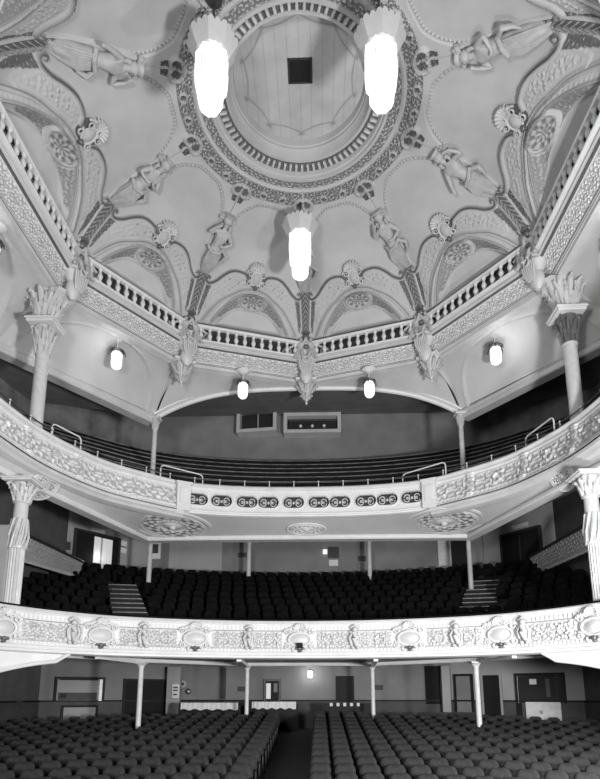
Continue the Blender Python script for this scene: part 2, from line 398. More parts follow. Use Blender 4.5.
# ribs
def ribdir(r0,r1):
    return Vector((r1-r0,0,prof(r1)-prof(r0))).normalized()
def rib_geo():
    rs=np.linspace(4.35,7.62,60);mb=MB();pf=[(-.30,.02),(-.27,-.07),(-.2,-.09),(-.17,-.05),(.17,-.05),(.2,-.09),(.27,-.07),(.30,.02)]
    vs=[];fs=[]
    for i,r in enumerate(rs):
        wd=.75+.25*(r-4.35)/3.3 if r<6.3 else 1.-.35*(r-6.3)/1.3
        for x,z in pf:
            e=1e-2;t=Vector((2*e,prof(r+e)-prof(r-e))).normalized();n=Vector((-t.y,t.x))  # up normal in (r,z)
            vs.append((x*wd,r+n.x*z*1.0,prof(r)+n.y*z))
    m_=len(pf)
    for i in range(59):
        for k in range(m_-1): fs.append((i*m_+k,(i+1)*m_+k,(i+1)*m_+k+1,i*m_+k+1))
    mb.add(vs,fs);return mb
def ribpanel():
    vs=[];nu,nv=26,110
    def P(U,W):
        r=6.28+(7.4-6.28)*W;wd=1.-.35*np.clip(r-6.3,0,9)/1.3
        return (U-.5)*.34*wd*-1,r-.06,prof(r)-.06
    def H(U,W): x=np.abs(U-.5)*.34;y=W*1.5;return .05*(.5+.5*np.cos((y-x*1.2)*2*PI/.17))*ss(.17,.13,x)
    def S(U,W): x=np.abs(U-.5)*.34;y=W*1.5;return .96-.6*ss(.8,.98,.5+.5*np.cos((y-x*1.2)*2*PI/.17))
    return P,H,S
RK=[-3,-2,-1,0,1,2,3,-4,4,5]
posn={-4:'left rib nearest the stage',-3:'far left rib at the level of the upper lanterns',-2:'left rib above the big left column',-1:'rib left of centre',0:'central rib on the axis under the lower lantern',1:'rib right of centre',2:'right rib above the big right column',3:'far right rib at the level of the upper lanterns',4:'right rib nearest the stage',5:'rib over the stage opening'}
rib=thing('ceiling_rib','moulded plaster '+posn[-2],'rib',(0,DY,0),-(-2)*PI/5,'plaster ribs of the dome')
rib_geo().build('rib_moulding','plaster',rib)
Pp,Hp,Sp=ribpanel();relief('leaf_panel','cream',26,110,Pp,Hp,rib,shade=Sp)
bb=MB();bb.sphere((0,7.5,prof(7.5)-.16),.17,12,sc=(1,1,.8));bb.lathe([(.1,.0),(.2,.03),(.22,.1),(.12,.14)],14,(0,7.5,prof(7.5)-.05));bb.build('ball_boss','gilt_and_shade',rib)
t=MB();t.box((0,4.5,prof(4.5)-.13),(.62,.10,.16),bev=.02).box((0,4.42,prof(4.42)-.12),(.5,.08,.1),bev=.02);t.build('plinth','plaster',rib)
for k in (-1,0,1,2): dup(rib,'moulded plaster '+posn[k],rz=-k*PI/5)
DE=(E76-E45)/3.1
for sg in (-1,1):
    dx,dy=DE[0]*sg,DE[1];L_=math.hypot(dx,dy);o_=E45-DE*4.5
    dup(rib,'moulded plaster '+posn[3*sg],mtx=Matrix.Translation((o_[0]*sg,DY+o_[1],0))@Matrix.Rotation(-math.atan2(dx,dy),4,'Z')@Matrix.Diagonal((1,L_,1,1)))
# rib statues : caryatids half lying under the rib, heads toward the ring. local +Y = up the rib towards ring, +Z = out of the vault (down)
def caryatid(name,var):
    J=[(0,-.25,.22),(0,-.02,.24),(0,.2,.27),(0,.42,.29),(0,.56,.3),(0,.64,.31),(0,.80,.33)]  # pelvis waist chest upper neckbase neck head
    E_=[(i,i+1) for i in range(6)];Rr=[.20,.15,.18,.19,.09,.065,.12]
    def arm(sg,pts,rs,st=3):
        i0=len(J);J.extend([(sg*a,b,c) for a,b,c in pts]);Rr.extend(rs);E_.append((st,i0));E_.extend([(i0+i,i0+i+1) for i in range(len(pts)-1)])
    if var==0:
        arm(1,[(.2,.47,.3),(.4,.22,.34),(.12,.08,.45),(.02,.12,.48)],[.085,.06,.045,.05]);arm(-1,[(.2,.47,.3),(.42,.3,.32),(.25,.62,.42),(.14,.72,.46)],[.085,.06,.045,.05])
    elif var==1:
        arm(1,[(.2,.47,.3),(.48,.4,.33),(.36,.72,.36),(.2,.82,.4)],[.085,.06,.045,.05]);arm(-1,[(.2,.47,.3),(.4,.15,.36),(.5,-.05,.4),(.52,-.12,.42)],[.085,.06,.045,.05])
    else:
        arm(1,[(.2,.47,.3),(.36,.2,.38),(.1,.25,.48),(.02,.3,.5)],[.085,.06,.045,.05]);arm(-1,[(.2,.47,.3),(.36,.2,.38),(.1,.2,.5),(.02,.24,.53)],[.085,.06,.045,.05])
    # tapering draped lower body
    i0=len(J);J.extend([(0,-.5,.19),(.0,-.8,.14),(0,-1.1,.08)]);Rr.extend([.23,.19,.13]);E_.extend([(0,i0),(i0,i0+1),(i0+1,i0+2)])
    root=thing(name,'','statue')
    skin('body',J,E_,Rr,'stone',root,2)
    h=MB();h.sphere((0,.84,.30),.15,12,sc=(1,1,.9));h.tube([(-.13,.72,.3),(-.16,.6,.3),(-.13,.48,.3)],[.05,.04,.02],6).tube([(.13,.72,.3),(.16,.6,.3),(.13,.48,.3)],[.05,.04,.02],6)
    h.build('hair','stone',root)
    h=MB();h.sphere((0,.80,.455),.022,6).sphere((-.04,.83,.43),.014,6).sphere((.04,.83,.43),.014,6).box((0,.755,.44),(.05,.014,.012));h.build('face','stone',root)
    d=MB()
    for j in range(9):
        x=-.2+.05*j; d.tube([(x*.9,-.2+.02*(j%3),.34+.04*math.cos(x*7)),(x*1.05,-.5,.36+.03*math.cos(x*7)),(x*.85,-.8,.27),(x*.5,-1.15,.14)],[.02,.035,.03,.012],6)
    d.tube([(-.24,-.12,.25),(-.12,-.2,.42),(.1,-.14,.44),(.24,-.02,.28)],[.05,.06,.06,.05],8)
    d.tube([(.22,-.05,.3),(.42,-.2,.3),(.36,-.42,.26),(.22,-.55,.22)],[.05,.07,.05,.02],8)
    d.build('drapery','stone',root)
    w=MB();w.lathe([(.06,0),(.12,.04),(.17,.1),(.17,.13)],12,mtx=Matrix.Translation((0,.9,.28))@Matrix.Rotation(-PI/2,4,'X'));w.build('capital','stone',root)
    return root
def ribmtx(k,rc=5.45,dz=0.):
    a=k*PI/5;d=vdir(k) if abs(k)!=3 else Vector((DE[0]*math.copysign(1,k),DE[1],0)).normalized();e=.05;t=Vector((-2*e,0)),
    sl=(prof(4.8)-prof(6.2))/(1.4)
    yv=(-d+Vector((0,0,sl))).normalized()           # toward the ring
    tang=Vector((d.y,-d.x,0));zv=tang.cross(yv); zv=-zv if zv.z>0 else zv
    xv=yv.cross(zv)
    p=V(k,rc,float(prof(rc))) if abs(k)!=3 else Vector((float(edge3(rc)[0])*math.copysign(1,k),DY+float(edge3(rc)[1]),float(prof(rc))))
    return Matrix(((xv.x,yv.x,zv.x,p.x),(xv.y,yv.y,zv.y,p.y),(xv.z,yv.z,zv.z,p.z),(0,0,0,1)))
pro=[caryatid('statue',v) for v in range(3)]
sl={-3:'with both arms raised beside the head, left of the upper left lantern',-2:'with crossed arms, on the left rib above the big left column',-1:'with one arm bent, on the rib left of centre',0:'half hidden behind the central lower lantern',1:'with one arm bent, on the rib right of centre',2:'leaning in shadow on the right rib above the big right column',3:'with a bent leg and elbow out, right of the upper right lantern'}
vm={-3:1,-2:2,-1:0,0:2,1:0,2:1,3:0};used=set()
for k in range(-3,4):
    v=vm[k];lb='draped plaster statue '+sl[k]
    if v in used: dup(pro[v],lb,mtx=ribmtx(k)@Matrix.Scale(1.12,4))
    else: pro[v].matrix_basis=ribmtx(k)@Matrix.Scale(1.12,4);pro[v]['label']=lb;used.add(v);pro[v]['group']='statues on the dome ribs'
for o in list(C.objects):
    if o.name.startswith('statue') and o.parent is None:o['group']='statues on the dome ribs'
# cartouches at the crown of every lunette
def cart_mb():
    a=MB();n=26
    # shield
    vs=[];fs=[]
    for j in range(7):
        q=j/6.
        for i in range(n):
            t=2*PI*i/n;r=1-.999*q;x=.19*math.cos(t)*r*(1+.1*math.cos(2*t));y=.26*math.sin(t)*r
            vs.append((x,y,.10+.10*math.sin(q*PI/2)))
    for j in range(6):
        for i in range(n): fs.append((j*n+i,j*n+(i+1)%n,(j+1)*n+(i+1)%n,(j+1)*n+i))
    a.add(vs,fs)
    b=MB()
    for sg in (-1,1):
        for (cx_,cy_,r0,tt) in ((.25,.18,.13,0),(.26,-.18,.12,1),(.14,.34,.12,2)):
            pts=[];rs=[]
            for i in range(22):
                th=i/21*3.4*PI+tt; r=r0*(1-i/26.);pts.append((sg*(cx_+r*math.cos(th)),cy_+r*math.sin(th),.12+.004*i));rs.append(.038*(1-i/30.))
            b.tube(pts,rs,7)
    for i in range(9):
        t=PI*i/8;b.tube([(.12*math.cos(t),.3+.1*math.sin(t),.12),(.30*math.cos(t),.33+.26*math.sin(t),.2),(.34*math.cos(t),.33+.3*math.sin(t),.12)],[.03,.05,.01],6)
    b.tube([( .19*math.cos(2*PI*i/24),.26*math.sin(2*PI*i/24),.13) for i in range(24)],.035,7,closed=True)
    c=MB().sphere((0,-.30,.16),.09,10).sphere((0,-.36,.12),.06,8).lathe([(.40,.0),(.40,.05),(.3,.07)],20,sy=1.15)  # the flat plate is a dark backing, painted shade between the scrolls
    return a,b,c
a_,b_,c_=cart_mb()
ct=thing('cartouche','','cartouche');a_.build('shield','plaster',ct);b_.build('scroll_frame','cream',ct);c_.build('mask_and_shade_plate','gilt_and_shade',ct)
def baymtx(k,rho,sc=1.):
    e=.05;d=vdir(k);r=rho*float(rfac(0,rho));s_=(prof(rho-e)-prof(rho+e))/(2*e)
    yv=(-d+Vector((0,0,float(s_)))).normalized();tang=Vector((d.y,-d.x,0));zv=tang.cross(yv);zv=-zv if zv.z>0 else zv
    xv=yv.cross(zv);p=V(k,r,float(prof(rho)))
    m=Matrix(((xv.x,yv.x,zv.x,p.x),(xv.y,yv.y,zv.y,p.y),(xv.z,yv.z,zv.z,p.z),(0,0,0,1)))
    return m@Matrix.Scale(sc,4)
cl={-2.5:'over the far left lunette',-1.5:'over the left lunette',-.5:'over the lunette left of centre',.5:'over the lunette right of centre',1.5:'over the right lunette',2.5:'over the far right lunette'}
cch=None
for i,k in enumerate(cl):
    lb='plaster shield cartouche with scrolls '+cl[k];mt=baymtx(k*1.032 if abs(k)==2.5 else k,6.36,.98)
    if i==0: ct.matrix_basis=mt;ct['label']=lb;ct['group']='cartouches over the dome lunettes'
    else: dup(ct,lb,mtx=mt)
# ---------------------------------------------------------------- cornice under the dome
def deca(r,ks=range(-5,5)): return [Vector((V(k,r,0).x,V(k,r,0).y)) for k in ks]
dec=deca(R10)     # order k=-5..4 : clockwise seen from above -> inward normal on the right
cor=MB().sweep(dec,[(-.6,13.30),(.02,13.30),(.05,13.27),(.05,13.21),(-.03,13.18),(-.06,13.15),(-.10,13.14)],True)
cor.sweep(dec,[(-.46,12.76),(-.43,12.70),(-.50,12.66),(-.50,12.60),(-.62,12.52),(-.9,12.52)],True)
struct(cor.build('trim_4','cream'))
def side_pts(k,a=0,b=1): p,q=V(k-.5,1,0),V(k+.5,1,0);return p,q
def friezeP(k):
    d0=vdir(k-.5);d1=vdir(k+.5)
    def P(U,W):
        off=.10+.36*(W**.7);r=R10+off/C18
        x=(d0.x*(1-U)+d1.x*U)*r;y=DY+(d0.y*(1-U)+d1.y*U)*r
        return x,y,13.14-.38*W
    return P
SL=2*R10*math.sin(PI/10)
def frH(U,W): x=(U-.5)*SL;y=W*.5;e=ss(0,.1,W)*ss(1,.9,W);return e*(.07*fol(x,y*.98+.005,.25,0))
def frS(U,W): x=(U-.5)*SL;y=W*.5;e=ss(0,.1,W)*ss(1,.9,W);return e*.5*ss(.4,.15,fol(x,y*.98+.005,.25,0))
fr=relief('trim_5','white',420,44,friezeP(0),frH,shade=frS,sign=-1);struct(fr)
# rotate copies about the dome axis
fr.data.transform(Matrix.Translation((0,-DY,0)));fr.location=(0,DY,0);fr.rotation_euler=(0,0,PI/10)
for k in (-1.5,.5,1.5): o=fr.copy();C.objects.link(o);o.rotation_euler=(0,0,-k*PI/5)
for k in (2.5,3.5):
    SL=(vdir(k+.5)-vdir(k-.5)).length*R10;o=relief('trim_5','white',460,44,friezeP(k),frH,shade=frS,sign=-1);struct(o);o.data.transform(Matrix.Translation((0,-DY,0)));o.location=(0,DY,0)
    q=o.copy();C.objects.link(q);q.scale=(-1,1,1)
struct(MB().sweep(dec,[(-.03,13.18),(-.01,13.165),(-.04,13.14),(-.09,13.135)],True).sweep(dec,[(-.44,12.73),(-.425,12.715),(-.47,12.67)],True).build('shade_gap_strip','gilt_and_shade'))  # added dark strips standing for shade under the balustrade and frieze
# balustrades
def bal_side(L=2*(R10-.1)*math.sin(PI/10)-.55,n=12,sh=0.):
    r=(R10-.1)*C18
    root=thing('balustrade','','balustrade')
    MB().box((sh,r,13.97),(L+.3,.17,.08),bev=.02).box((sh,r,13.91),(L+.2,.12,.04)).build('top_rail','white',root)
    MB().box((sh,r,13.335),(L+.3,.19,.07),bev=.02).build('bottom_rail','white',root)
    pr=[(a_,z_*1.38) for a_,z_ in [(.075,0),(.075,.03),(.04,.05),(.055,.08),(.088,.13),(.09,.17),(.06,.23),(.04,.28),(.05,.31),(.07,.33),(.07,.37)]]
    b0=MB().lathe(pr,10).build('baluster','white',root,loc=(0,r,13.37))
    for i in range(n):
        x=sh-L/2+L*(i+.5)/n
        o=b0 if i==0 else b0.copy()
        if i: C.objects.link(o);o.parent=root
        o.location=(x,r,13.37)
    return root
bs=bal_side();bl={-2.5:'at the far left side of the dome',-1.5:'on the left side of the dome',-.5:'left of centre at the foot of the dome',.5:'right of centre at the foot of the dome',1.5:'on the right side of the dome',2.5:'at the far right side of the dome'}
for i,k in enumerate((-1.5,-2.5,-.5,.5,1.5,2.5)):
    lb='white turned balustrade '+bl[k]
    if abs(k)==2.5:
        b=bal_side(5.77-.55,15,math.copysign(.565,k));b.location=(0,DY,0);b.rotation_euler=(0,0,-k*PI/5);b['label']=lb;b['group']=bs['group']
    elif i==0: bs.location=(0,DY,0);bs.rotation_euler=(0,0,-k*PI/5);bs['label']=lb;bs['group']='balustrades round the foot of the dome'
    else: dup(bs,lb,loc=(0,DY,0),rz=-k*PI/5)
# corner groups: two cherubs with garlands on a shell bracket. local: origin at corner, +Y outward, Z up
def cherub_group():
    root=thing('cherub_group','','sculpture')
    for sg in (-1,1):
        J=[(sg*.2,-.12,.10),(sg*.2,-.14,.28),(sg*.18,-.16,.44),(sg*.17,-.17,.52),(sg*.15,-.2,.66)];E_=[(0,1),(1,2),(2,3),(3,4)];Rr=[.11,.10,.11,.05,.10]
        def limb(st,pts,rs):
            i0=len(J);J.extend(pts);Rr.extend(rs);E_.append((st,i0));E_.extend([(i0+i,i0+i+1) for i in range(len(pts)-1)])
        limb(0,[(sg*.3,-.25,.05),(sg*.34,-.3,-.16),(sg*.38,-.34,-.2)],[.075,.055,.05]);limb(0,[(sg*.13,-.3,.06),(sg*.1,-.32,-.15),(sg*.08,-.38,-.18)],[.075,.055,.05])
        limb(2,[(sg*.34,-.18,.42),(sg*.5,-.2,.3),(sg*.58,-.24,.24)],[.055,.045,.045]);limb(2,[(sg*.08,-.24,.42),(sg*.02,-.3,.5),(sg*-.0,-.3,.6)],[.055,.045,.045])
        skin('cherub_body',J,E_,Rr,'stone',root,1)
    s=MB()
    for i in range(9):
        t=PI*(i+.5)/9;s.tube([(0,-.1,.32),(.15*math.cos(t),-.16,.34+.2*math.sin(t)),(.3*math.cos(t),-.1,.36+.42*math.sin(t))],[.02,.05,.055],6)
    s.sphere((0,-.16,.32),.10,10);s.build('shell','gilt_and_shade',root)  # shell coloured dark to stand for a shaded recess behind the cherubs
    g=MB()
    for sg in (-1,1):
        pts=[(sg*(.1+.09*i),-.2-.02*math.sin(i),.0-.16*math.sin(PI*i/7)+.03*i) for i in range(8)]
        g.tube(pts,[.04,.06,.075,.08,.08,.075,.06,.03],8)
        for i in range(14): q=pts[i//2];g.sphere((q[0]+rng.uniform(-.03,.03),q[1]-.05,q[2]+rng.uniform(-.04,.04)),.035,6)
        pts=[];rs=[]
        for i in range(20): th=i/19*3*PI;r=.16*(1-i/24.);pts.append((sg*(.62+r*math.cos(th)),-.1,.18+r*math.sin(th)));rs.append(.035*(1-i/28.))
        g.tube(pts,rs,7)
    g.build('garland','stone',root)
    p=MB().box((0,.02,.1),(.46,.36,.62),bev=.03).box((0,.0,.43),(.56,.46,.08),bev=.02);p.build('pedestal','white',root)
    b=MB();b.lathe([(.06,-1.0),(.16,-.86),(.2,-.7),(.16,-.5),(.24,-.36),(.3,-.24),(.27,-.16)],14,sx=1.1,sy=.9)
    for i in range(7):
        x=-.21+.07*i;b.tube([(x,-.26,-.26),(x*.9,-.24,-.5),(x*.5,-.17,-.74)],[.035,.03,.02],6)
    b.tube([(.1*math.cos(2*PI*i/16),-.3,-.36+.1*math.sin(2*PI*i/16)+.12) for i in range(16)],.03,6,closed=True)
    b.build('bracket','cream',root)
    return root
cg=cherub_group();gl={-2:'above the big left column',-1:'at the corner left of centre',0:'at the middle corner on the axis',1:'at the corner right of centre',2:'above the big right column'}
for i,k in enumerate(gl):
    p=V(k,R10+.02,13.42);lb='pair of plaster cherubs with shell and garlands '+gl[k]
    cg.scale=(1.2,1.2,1.15)
    if i==0: cg.location=p;cg.rotation_euler=(0,0,-k*PI/5);cg['label']=lb;cg['group']='cherub groups on the dome cornice'
    else: dup(cg,lb,loc=p,rz=-k*PI/5)
# pendant corbels under the cornice at the three middle corners
def corbel():
    root=thing('corbel','','corbel')
    MB().lathe([(.03,-.95),(.06,-.9),(.03,-.82),(.1,-.7),(.13,-.62),(.2,-.45),(.26,-.2),(.34,-.06),(.36,0)],14).build('bell','cream',root)
    l=MB()
    for i in range(8):
        t=2*PI*i/8;c_,s_=math.cos(t),math.sin(t)
        l.tube([(.2*c_,.2*s_,-.45),(.3*c_,.3*s_,-.25),(.42*c_,.42*s_,-.1),(.46*c_,.46*s_,-.2)],[.05,.07,.05,.03],7)
        l.tube([(.08*c_,.08*s_,-.75),(.17*c_,.17*s_,-.6),(.24*c_,.24*s_,-.55),(.25*c_,.25*s_,-.62)],[.03,.045,.035,.02],7)
    l.build('leaves','stone',root)
    MB().box((0,0,.04),(.85,.75,.1),bev=.02).build('abacus','white',root)
    return root
cb=corbel();ckl={-1:'at the corner left of centre',0:'at the middle corner, dark against the opening',1:'at the corner right of centre'}
for i,k in enumerate(ckl):
    p=V(k,R10*1.069-.05,12.55);lb='leafy plaster corbel under the dome cornice '+ckl[k]
    if i==0: cb.location=p;cb.rotation_euler=(0,0,-k*PI/5);cb['label']=lb;cb['group']='corbels under the dome cornice'
    else: dup(cb,lb,loc=p,rz=-k*PI/5)
# ---------------------------------------------------------------- hanging lanterns
def lantern(name,sc=1.):
    root=thing(name,'','lantern')
    def oct_(r,z,n=8,tw=PI/8): return [(r*math.cos(2*PI*i/n+tw),r*math.sin(2*PI*i/n+tw),z) for i in range(n)]
    body=MB();lv=[(.395,.08),(.39,-.75),(.375,-.9),(.37,-.95),(.30,-1.0),(.30,-1.32),(.24,-1.47),(.12,-1.54)]
    vs=[];fs=[]
    for r,z in lv: vs+=oct_(r,z)
    for j in range(len(lv)-1):
        for i in range(8): fs.append((j*8+(i+1)%8,j*8+i,(j+1)*8+i,(j+1)*8+(i+1)%8))
    fs+=[tuple(range(8)),tuple((len(lv)-1)*8+i for i in range(8))[::-1]]
    body.add(vs,fs).build('glass_body','glass',root,smooth=False)
    cr=MB();vs=[];fs=[];lv=[(.66,.62),(.69,.68),(.70,1.18),(.60,1.42),(.40,1.5)]
    inn=[(.42,.62),(.44,.95)]
    prof_=[(.36,.02),(.42,.06),(.50,.20),(.60,.46),(.585,.48),(.48,.22),(.38,.12)]
    prof_=[(.36,.02),(.42,.06),(.50,.20),(.57,.36),(.63,.50),(.60,.51),(.48,.24),(.38,.12)];NC=96
    for j,(r,z) in enumerate(prof_):
        for i in range(NC):
            t=2*PI*i/NC;o8=math.cos(PI/8)/math.cos((t%(PI/4))-PI/8);top=max(0,(z-.3)/.2);sc8=abs(math.sin(t*12))**.6
            q=r*o8*(1+.05*top*(sc8-.6));vs.append((q*math.cos(t),q*math.sin(t),z+.07*top*(sc8-.6)))
    for j in range(len(prof_)-1):
        for i in range(NC): fs.append((j*NC+i,j*NC+(i+1)%NC,(j+1)*NC+(i+1)%NC,(j+1)*NC+i))
    cr.add(vs,fs).build('reflector_crown','shadeglass',root,ang=25)
    for i in range(8):
        a=2*PI*i/8+PI/8;rib_=MB();rib_.tube([(.415*math.cos(a),.415*math.sin(a),-.3),(.385*math.cos(a),.385*math.sin(a),-.85)],.01,5)
        rib_.build('glazing_bar','metal',root)
    MB().tube([(0,0,.05),(0,0,1.95)],.03,8).lathe([(.16,0),(.2,.05),(.06,.12)],12,(0,0,1.85)).build('suspension_rod','iron',root)
    return root
ln=lantern('hanging_lantern')
for i,(p,lb) in enumerate((((-1.99,10.93,14.75),'large lit octagonal glass lantern hanging upper left of the ceiling hatch'),((1.99,10.93,14.75),'large lit octagonal glass lantern hanging upper right of the ceiling hatch'),((-.1,17.08,15.27),'large lit octagonal glass lantern hanging lowest, below the dome ring'))):
    if i==0: ln.location=p;ln['label']=lb;ln['group']='large lanterns hanging from the dome'
    else:
        d=dup(ln,lb,loc=p)
        if i==2: d.scale=(1,1,1.02)
ln.scale=(1,1,.955)
def small_lantern():
    root=thing('ceiling_lantern','','lantern')
    MB().lathe([(.10,-.66),(.17,-.60),(.20,-.5),(.20,-.12),(.16,-.04)],8).build('glass_shade','glass',root,smooth=False)
    g=MB().lathe([(.1,-.05),(.24,-.02),(.26,.02),(.12,.1),(.05,.14)],16)
    for i in range(6):
        t=2*PI*i/6+.3;g.tube([(.14*math.cos(t),.14*math.sin(t),.0),(.27*math.cos(t),.27*math.sin(t),-.04),(.29*math.cos(t),.29*math.sin(t),-.16)],[.03,.03,.015],6)
    g.build('leaf_gallery','iron',root)
    MB().tube([(0,0,.1),(0,0,.5)],.02,6).lathe([(.3,.5),(.16,.42),(.04,.36)],14).build('ceiling_plate','white',root)
    return root
sm=small_lantern()
# ================================================================ vault between dome cornice and gallery beams
def ruled(name,m,A,B,fz,nu=40,nv=20,H=None,S=None,flip=1):
    def P(U,W):
        ax,ay,az=A(U);bx,by,bz=B(U)
        return ax+(bx-ax)*W,ay+(by-ay)*W,az+(bz-az)*fz(W)
    return relief(name,m,nu,nv,P,H or (lambda U,W:0*U),shade=S,sign=flip)
def c2(k): p=V(k,R10*1.069,0);return np.array([p.x,p.y])
B1=np.array([6.35,22.1]);B2=np.array([10.0,16.7]);B3=np.array([11.0,9.5]);ZB=11.25;ZC=12.54
def lin(a,b,z): return lambda U:(a[0]+(b[0]-a[0])*U,a[1]+(b[1]-a[1])*U,z+0*U)
def covH(U,W): e=np.sqrt(((U-.5)/.44)**2+((1.02-W)/.86)**2);return .05*np.exp(-((e-1)/.02)**2)-.03*(e<1)
for sg in (-1,1):
    f=lambda p:np.array([p[0]*sg,p[1]])
    struct(ruled('ceiling','cove',lin(f(c2(1)),f(B1),ZC) if 0 else lin(f(c2(1)),f(c2(2)),ZC),lin(f(B1),f(B2),ZB),lambda w:w**2.2,90,50,H=covH,flip=-sg))
    struct(ruled('ceiling','cove',lin(f(c2(2)),f(c2(3)),ZC),lin(f(B2),f(B3),ZB),lambda w:w**2.2,90,50,H=covH,flip=-sg))
    # beam over the side of the gallery
    pts=[Vector(f(B3)),Vector(f(B2)),Vector(f(B1))];pts=pts if sg<0 else pts[::-1]
    struct(MB().sweep(pts,[(-.35,11.3),(-.35,10.98),(.06,10.98),(.1,11.02),(.1,11.12),(.05,11.16),(.05,11.22),(.12,11.28),(-.35,11.3)]).build('trim_6','cream'))
    # groin ribs
    def groin(a,za,b,zb,n=24,stud=True,r=.09):
        mb=MB();pts=[]
        for i in range(n+1):
            t=i/n;w=t;z=za+(zb-za)*(1-math.sqrt(max(0,1-w**2)))
            pts.append((a[0]+(b[0]-a[0])*w,a[1]+(b[1]-a[1])*w,z))
        mb.tube(pts,r,8)
        if stud:
            for i in range(0,n): p=pts[i];q=pts[i+1];[mb.sphere(((p[0]*(1-h)+q[0]*h),(p[1]*(1-h)+q[1]*h),(p[2]*(1-h)+q[2]*h)-r),.05,6) for h in (0,.5)]
        return mb
    struct(groin(f(c2(2)),12.45,f(B2),11.3).build('trim_7','cream'));struct(groin(f(c2(1)),12.45,f(B1),11.25).build('trim_8','cream'))
# centre arch
def archz(x): return 11.22+1.25*(1-np.abs(x/6.3)**3.2)
def A0(U):
    x=(U-.5)*2*c2(1)[0];y=np.interp(np.abs(x),[0,c2(1)[0]],[c2(0)[1],c2(1)[1]]);return x,y,ZC+0*U
def B0(U): x=(U-.5)*2*6.3;return x,22.15+0*U,archz(x)
struct(ruled('ceiling','cove',A0,B0,lambda w:w**1.8,120,16,flip=1))
xs=[-6.3+12.6*i/60 for i in range(61)]
arc_=MB().tube([(x,22.1,float(archz(x))) for x in xs],.10,8).tube([(x,21.95,float(archz(x))+.14) for x in xs],.05,6)
struct(arc_.build('trim_9','white'))
wv=[];wf=[]
for i,x in enumerate(xs): wv+=[(x,22.2,float(archz(x))),(x,22.2,13.9)]
wf=[(2*i,2*i+1,2*i+3,2*i+2) for i in range(60)];struct(MB().add(wv,wf).build('wall_gallery_arch','gceil'))
# gallery ceiling and walls
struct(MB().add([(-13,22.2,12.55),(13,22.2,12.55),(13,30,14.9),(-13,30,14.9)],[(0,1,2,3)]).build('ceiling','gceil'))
struct(MB().add([(-13,9,11.32),(-6.3,9,11.32),(-6.3,22.4,11.9),(-13,22.4,12.1)],[(0,1,2,3)]).build('ceiling','gceil')) if 0 else None
for sg in (-1,1):
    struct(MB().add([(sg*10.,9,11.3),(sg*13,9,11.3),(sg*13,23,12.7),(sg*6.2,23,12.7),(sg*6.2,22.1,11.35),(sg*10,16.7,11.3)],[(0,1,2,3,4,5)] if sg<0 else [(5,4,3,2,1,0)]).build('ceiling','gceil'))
    struct(MB().add([(sg*12,6,8),(sg*12,24,8),(sg*12,24,14.5),(sg*12,6,14.5)],[(0,1,2,3)]).build('wall_'+('left' if sg<0 else 'right'),'wallside'))
    struct(MB().add([(sg*12,24,9),(sg*9.2,28,9),(sg*9.2,28,14.5),(sg*12,24,14.5)],[(0,1,2,3)]).build('wall_'+('left' if sg<0 else 'right'),'wallside'))
struct(MB().add([(-9.2,28,9),(9.2,28,9),(9.2,28,14.5),(-9.2,28,14.5)],[(0,1,2,3)]).build('wall_back','wallgal'))
# projection box windows in the back wall
def win(px0,py0,px1,py1,Y,name,lb,cat,wn=1,proud=.5,tilt=0):
    a=un(px0,py0,Y=Y);b=un(px1,py1,Y=Y);cx_=(a.x+b.x)/2;cz=(a.z+b.z)/2;w=abs(b.x-a.x);h=abs(a.z-b.z)
    r=thing(name,lb,cat,(cx_,Y,cz),tilt)
    f=.18
    MB().box((0,0,h/2-f/2),(w,proud,f)).box((0,0,-h/2+f/2),(w,proud,f)).box((-w/2+f/2,0,0),(f,proud,h-2*f)).box((w/2-f/2,0,0),(f,proud,h-2*f)).build('surround','cream',r)
    for i in range(wn):
        ww=(w-2*f)/wn; x=-w/2+f+ww*(i+.5)
        MB().box((x,.05,0),(ww-.12,.2,h-2*f-.1)).build('pane','mirror',r)
        MB().box((x-ww/2+.03,-.02,0),(.06,.2,h-2*f)).build('mullion','wallpale',r) if wn>1 and i else None
    return r
b1_=win(238,411,278,434,27.7,'projection_window','pale framed projection window tilted left of centre on gallery back wall','window',2,.7,-.12)
b2_=win(284,416,341,435,27.7,'projection_window','wide pale framed projection window at the centre of gallery back wall','window',1,.7,0)
for b in (b1_,b2_): b['group']='projection windows at the back of the gallery'
for i in (0,1,2): MB().sphere((-.6+.6*i,-.2,-.12),.09,8).build('spotlight','metal',b2_)
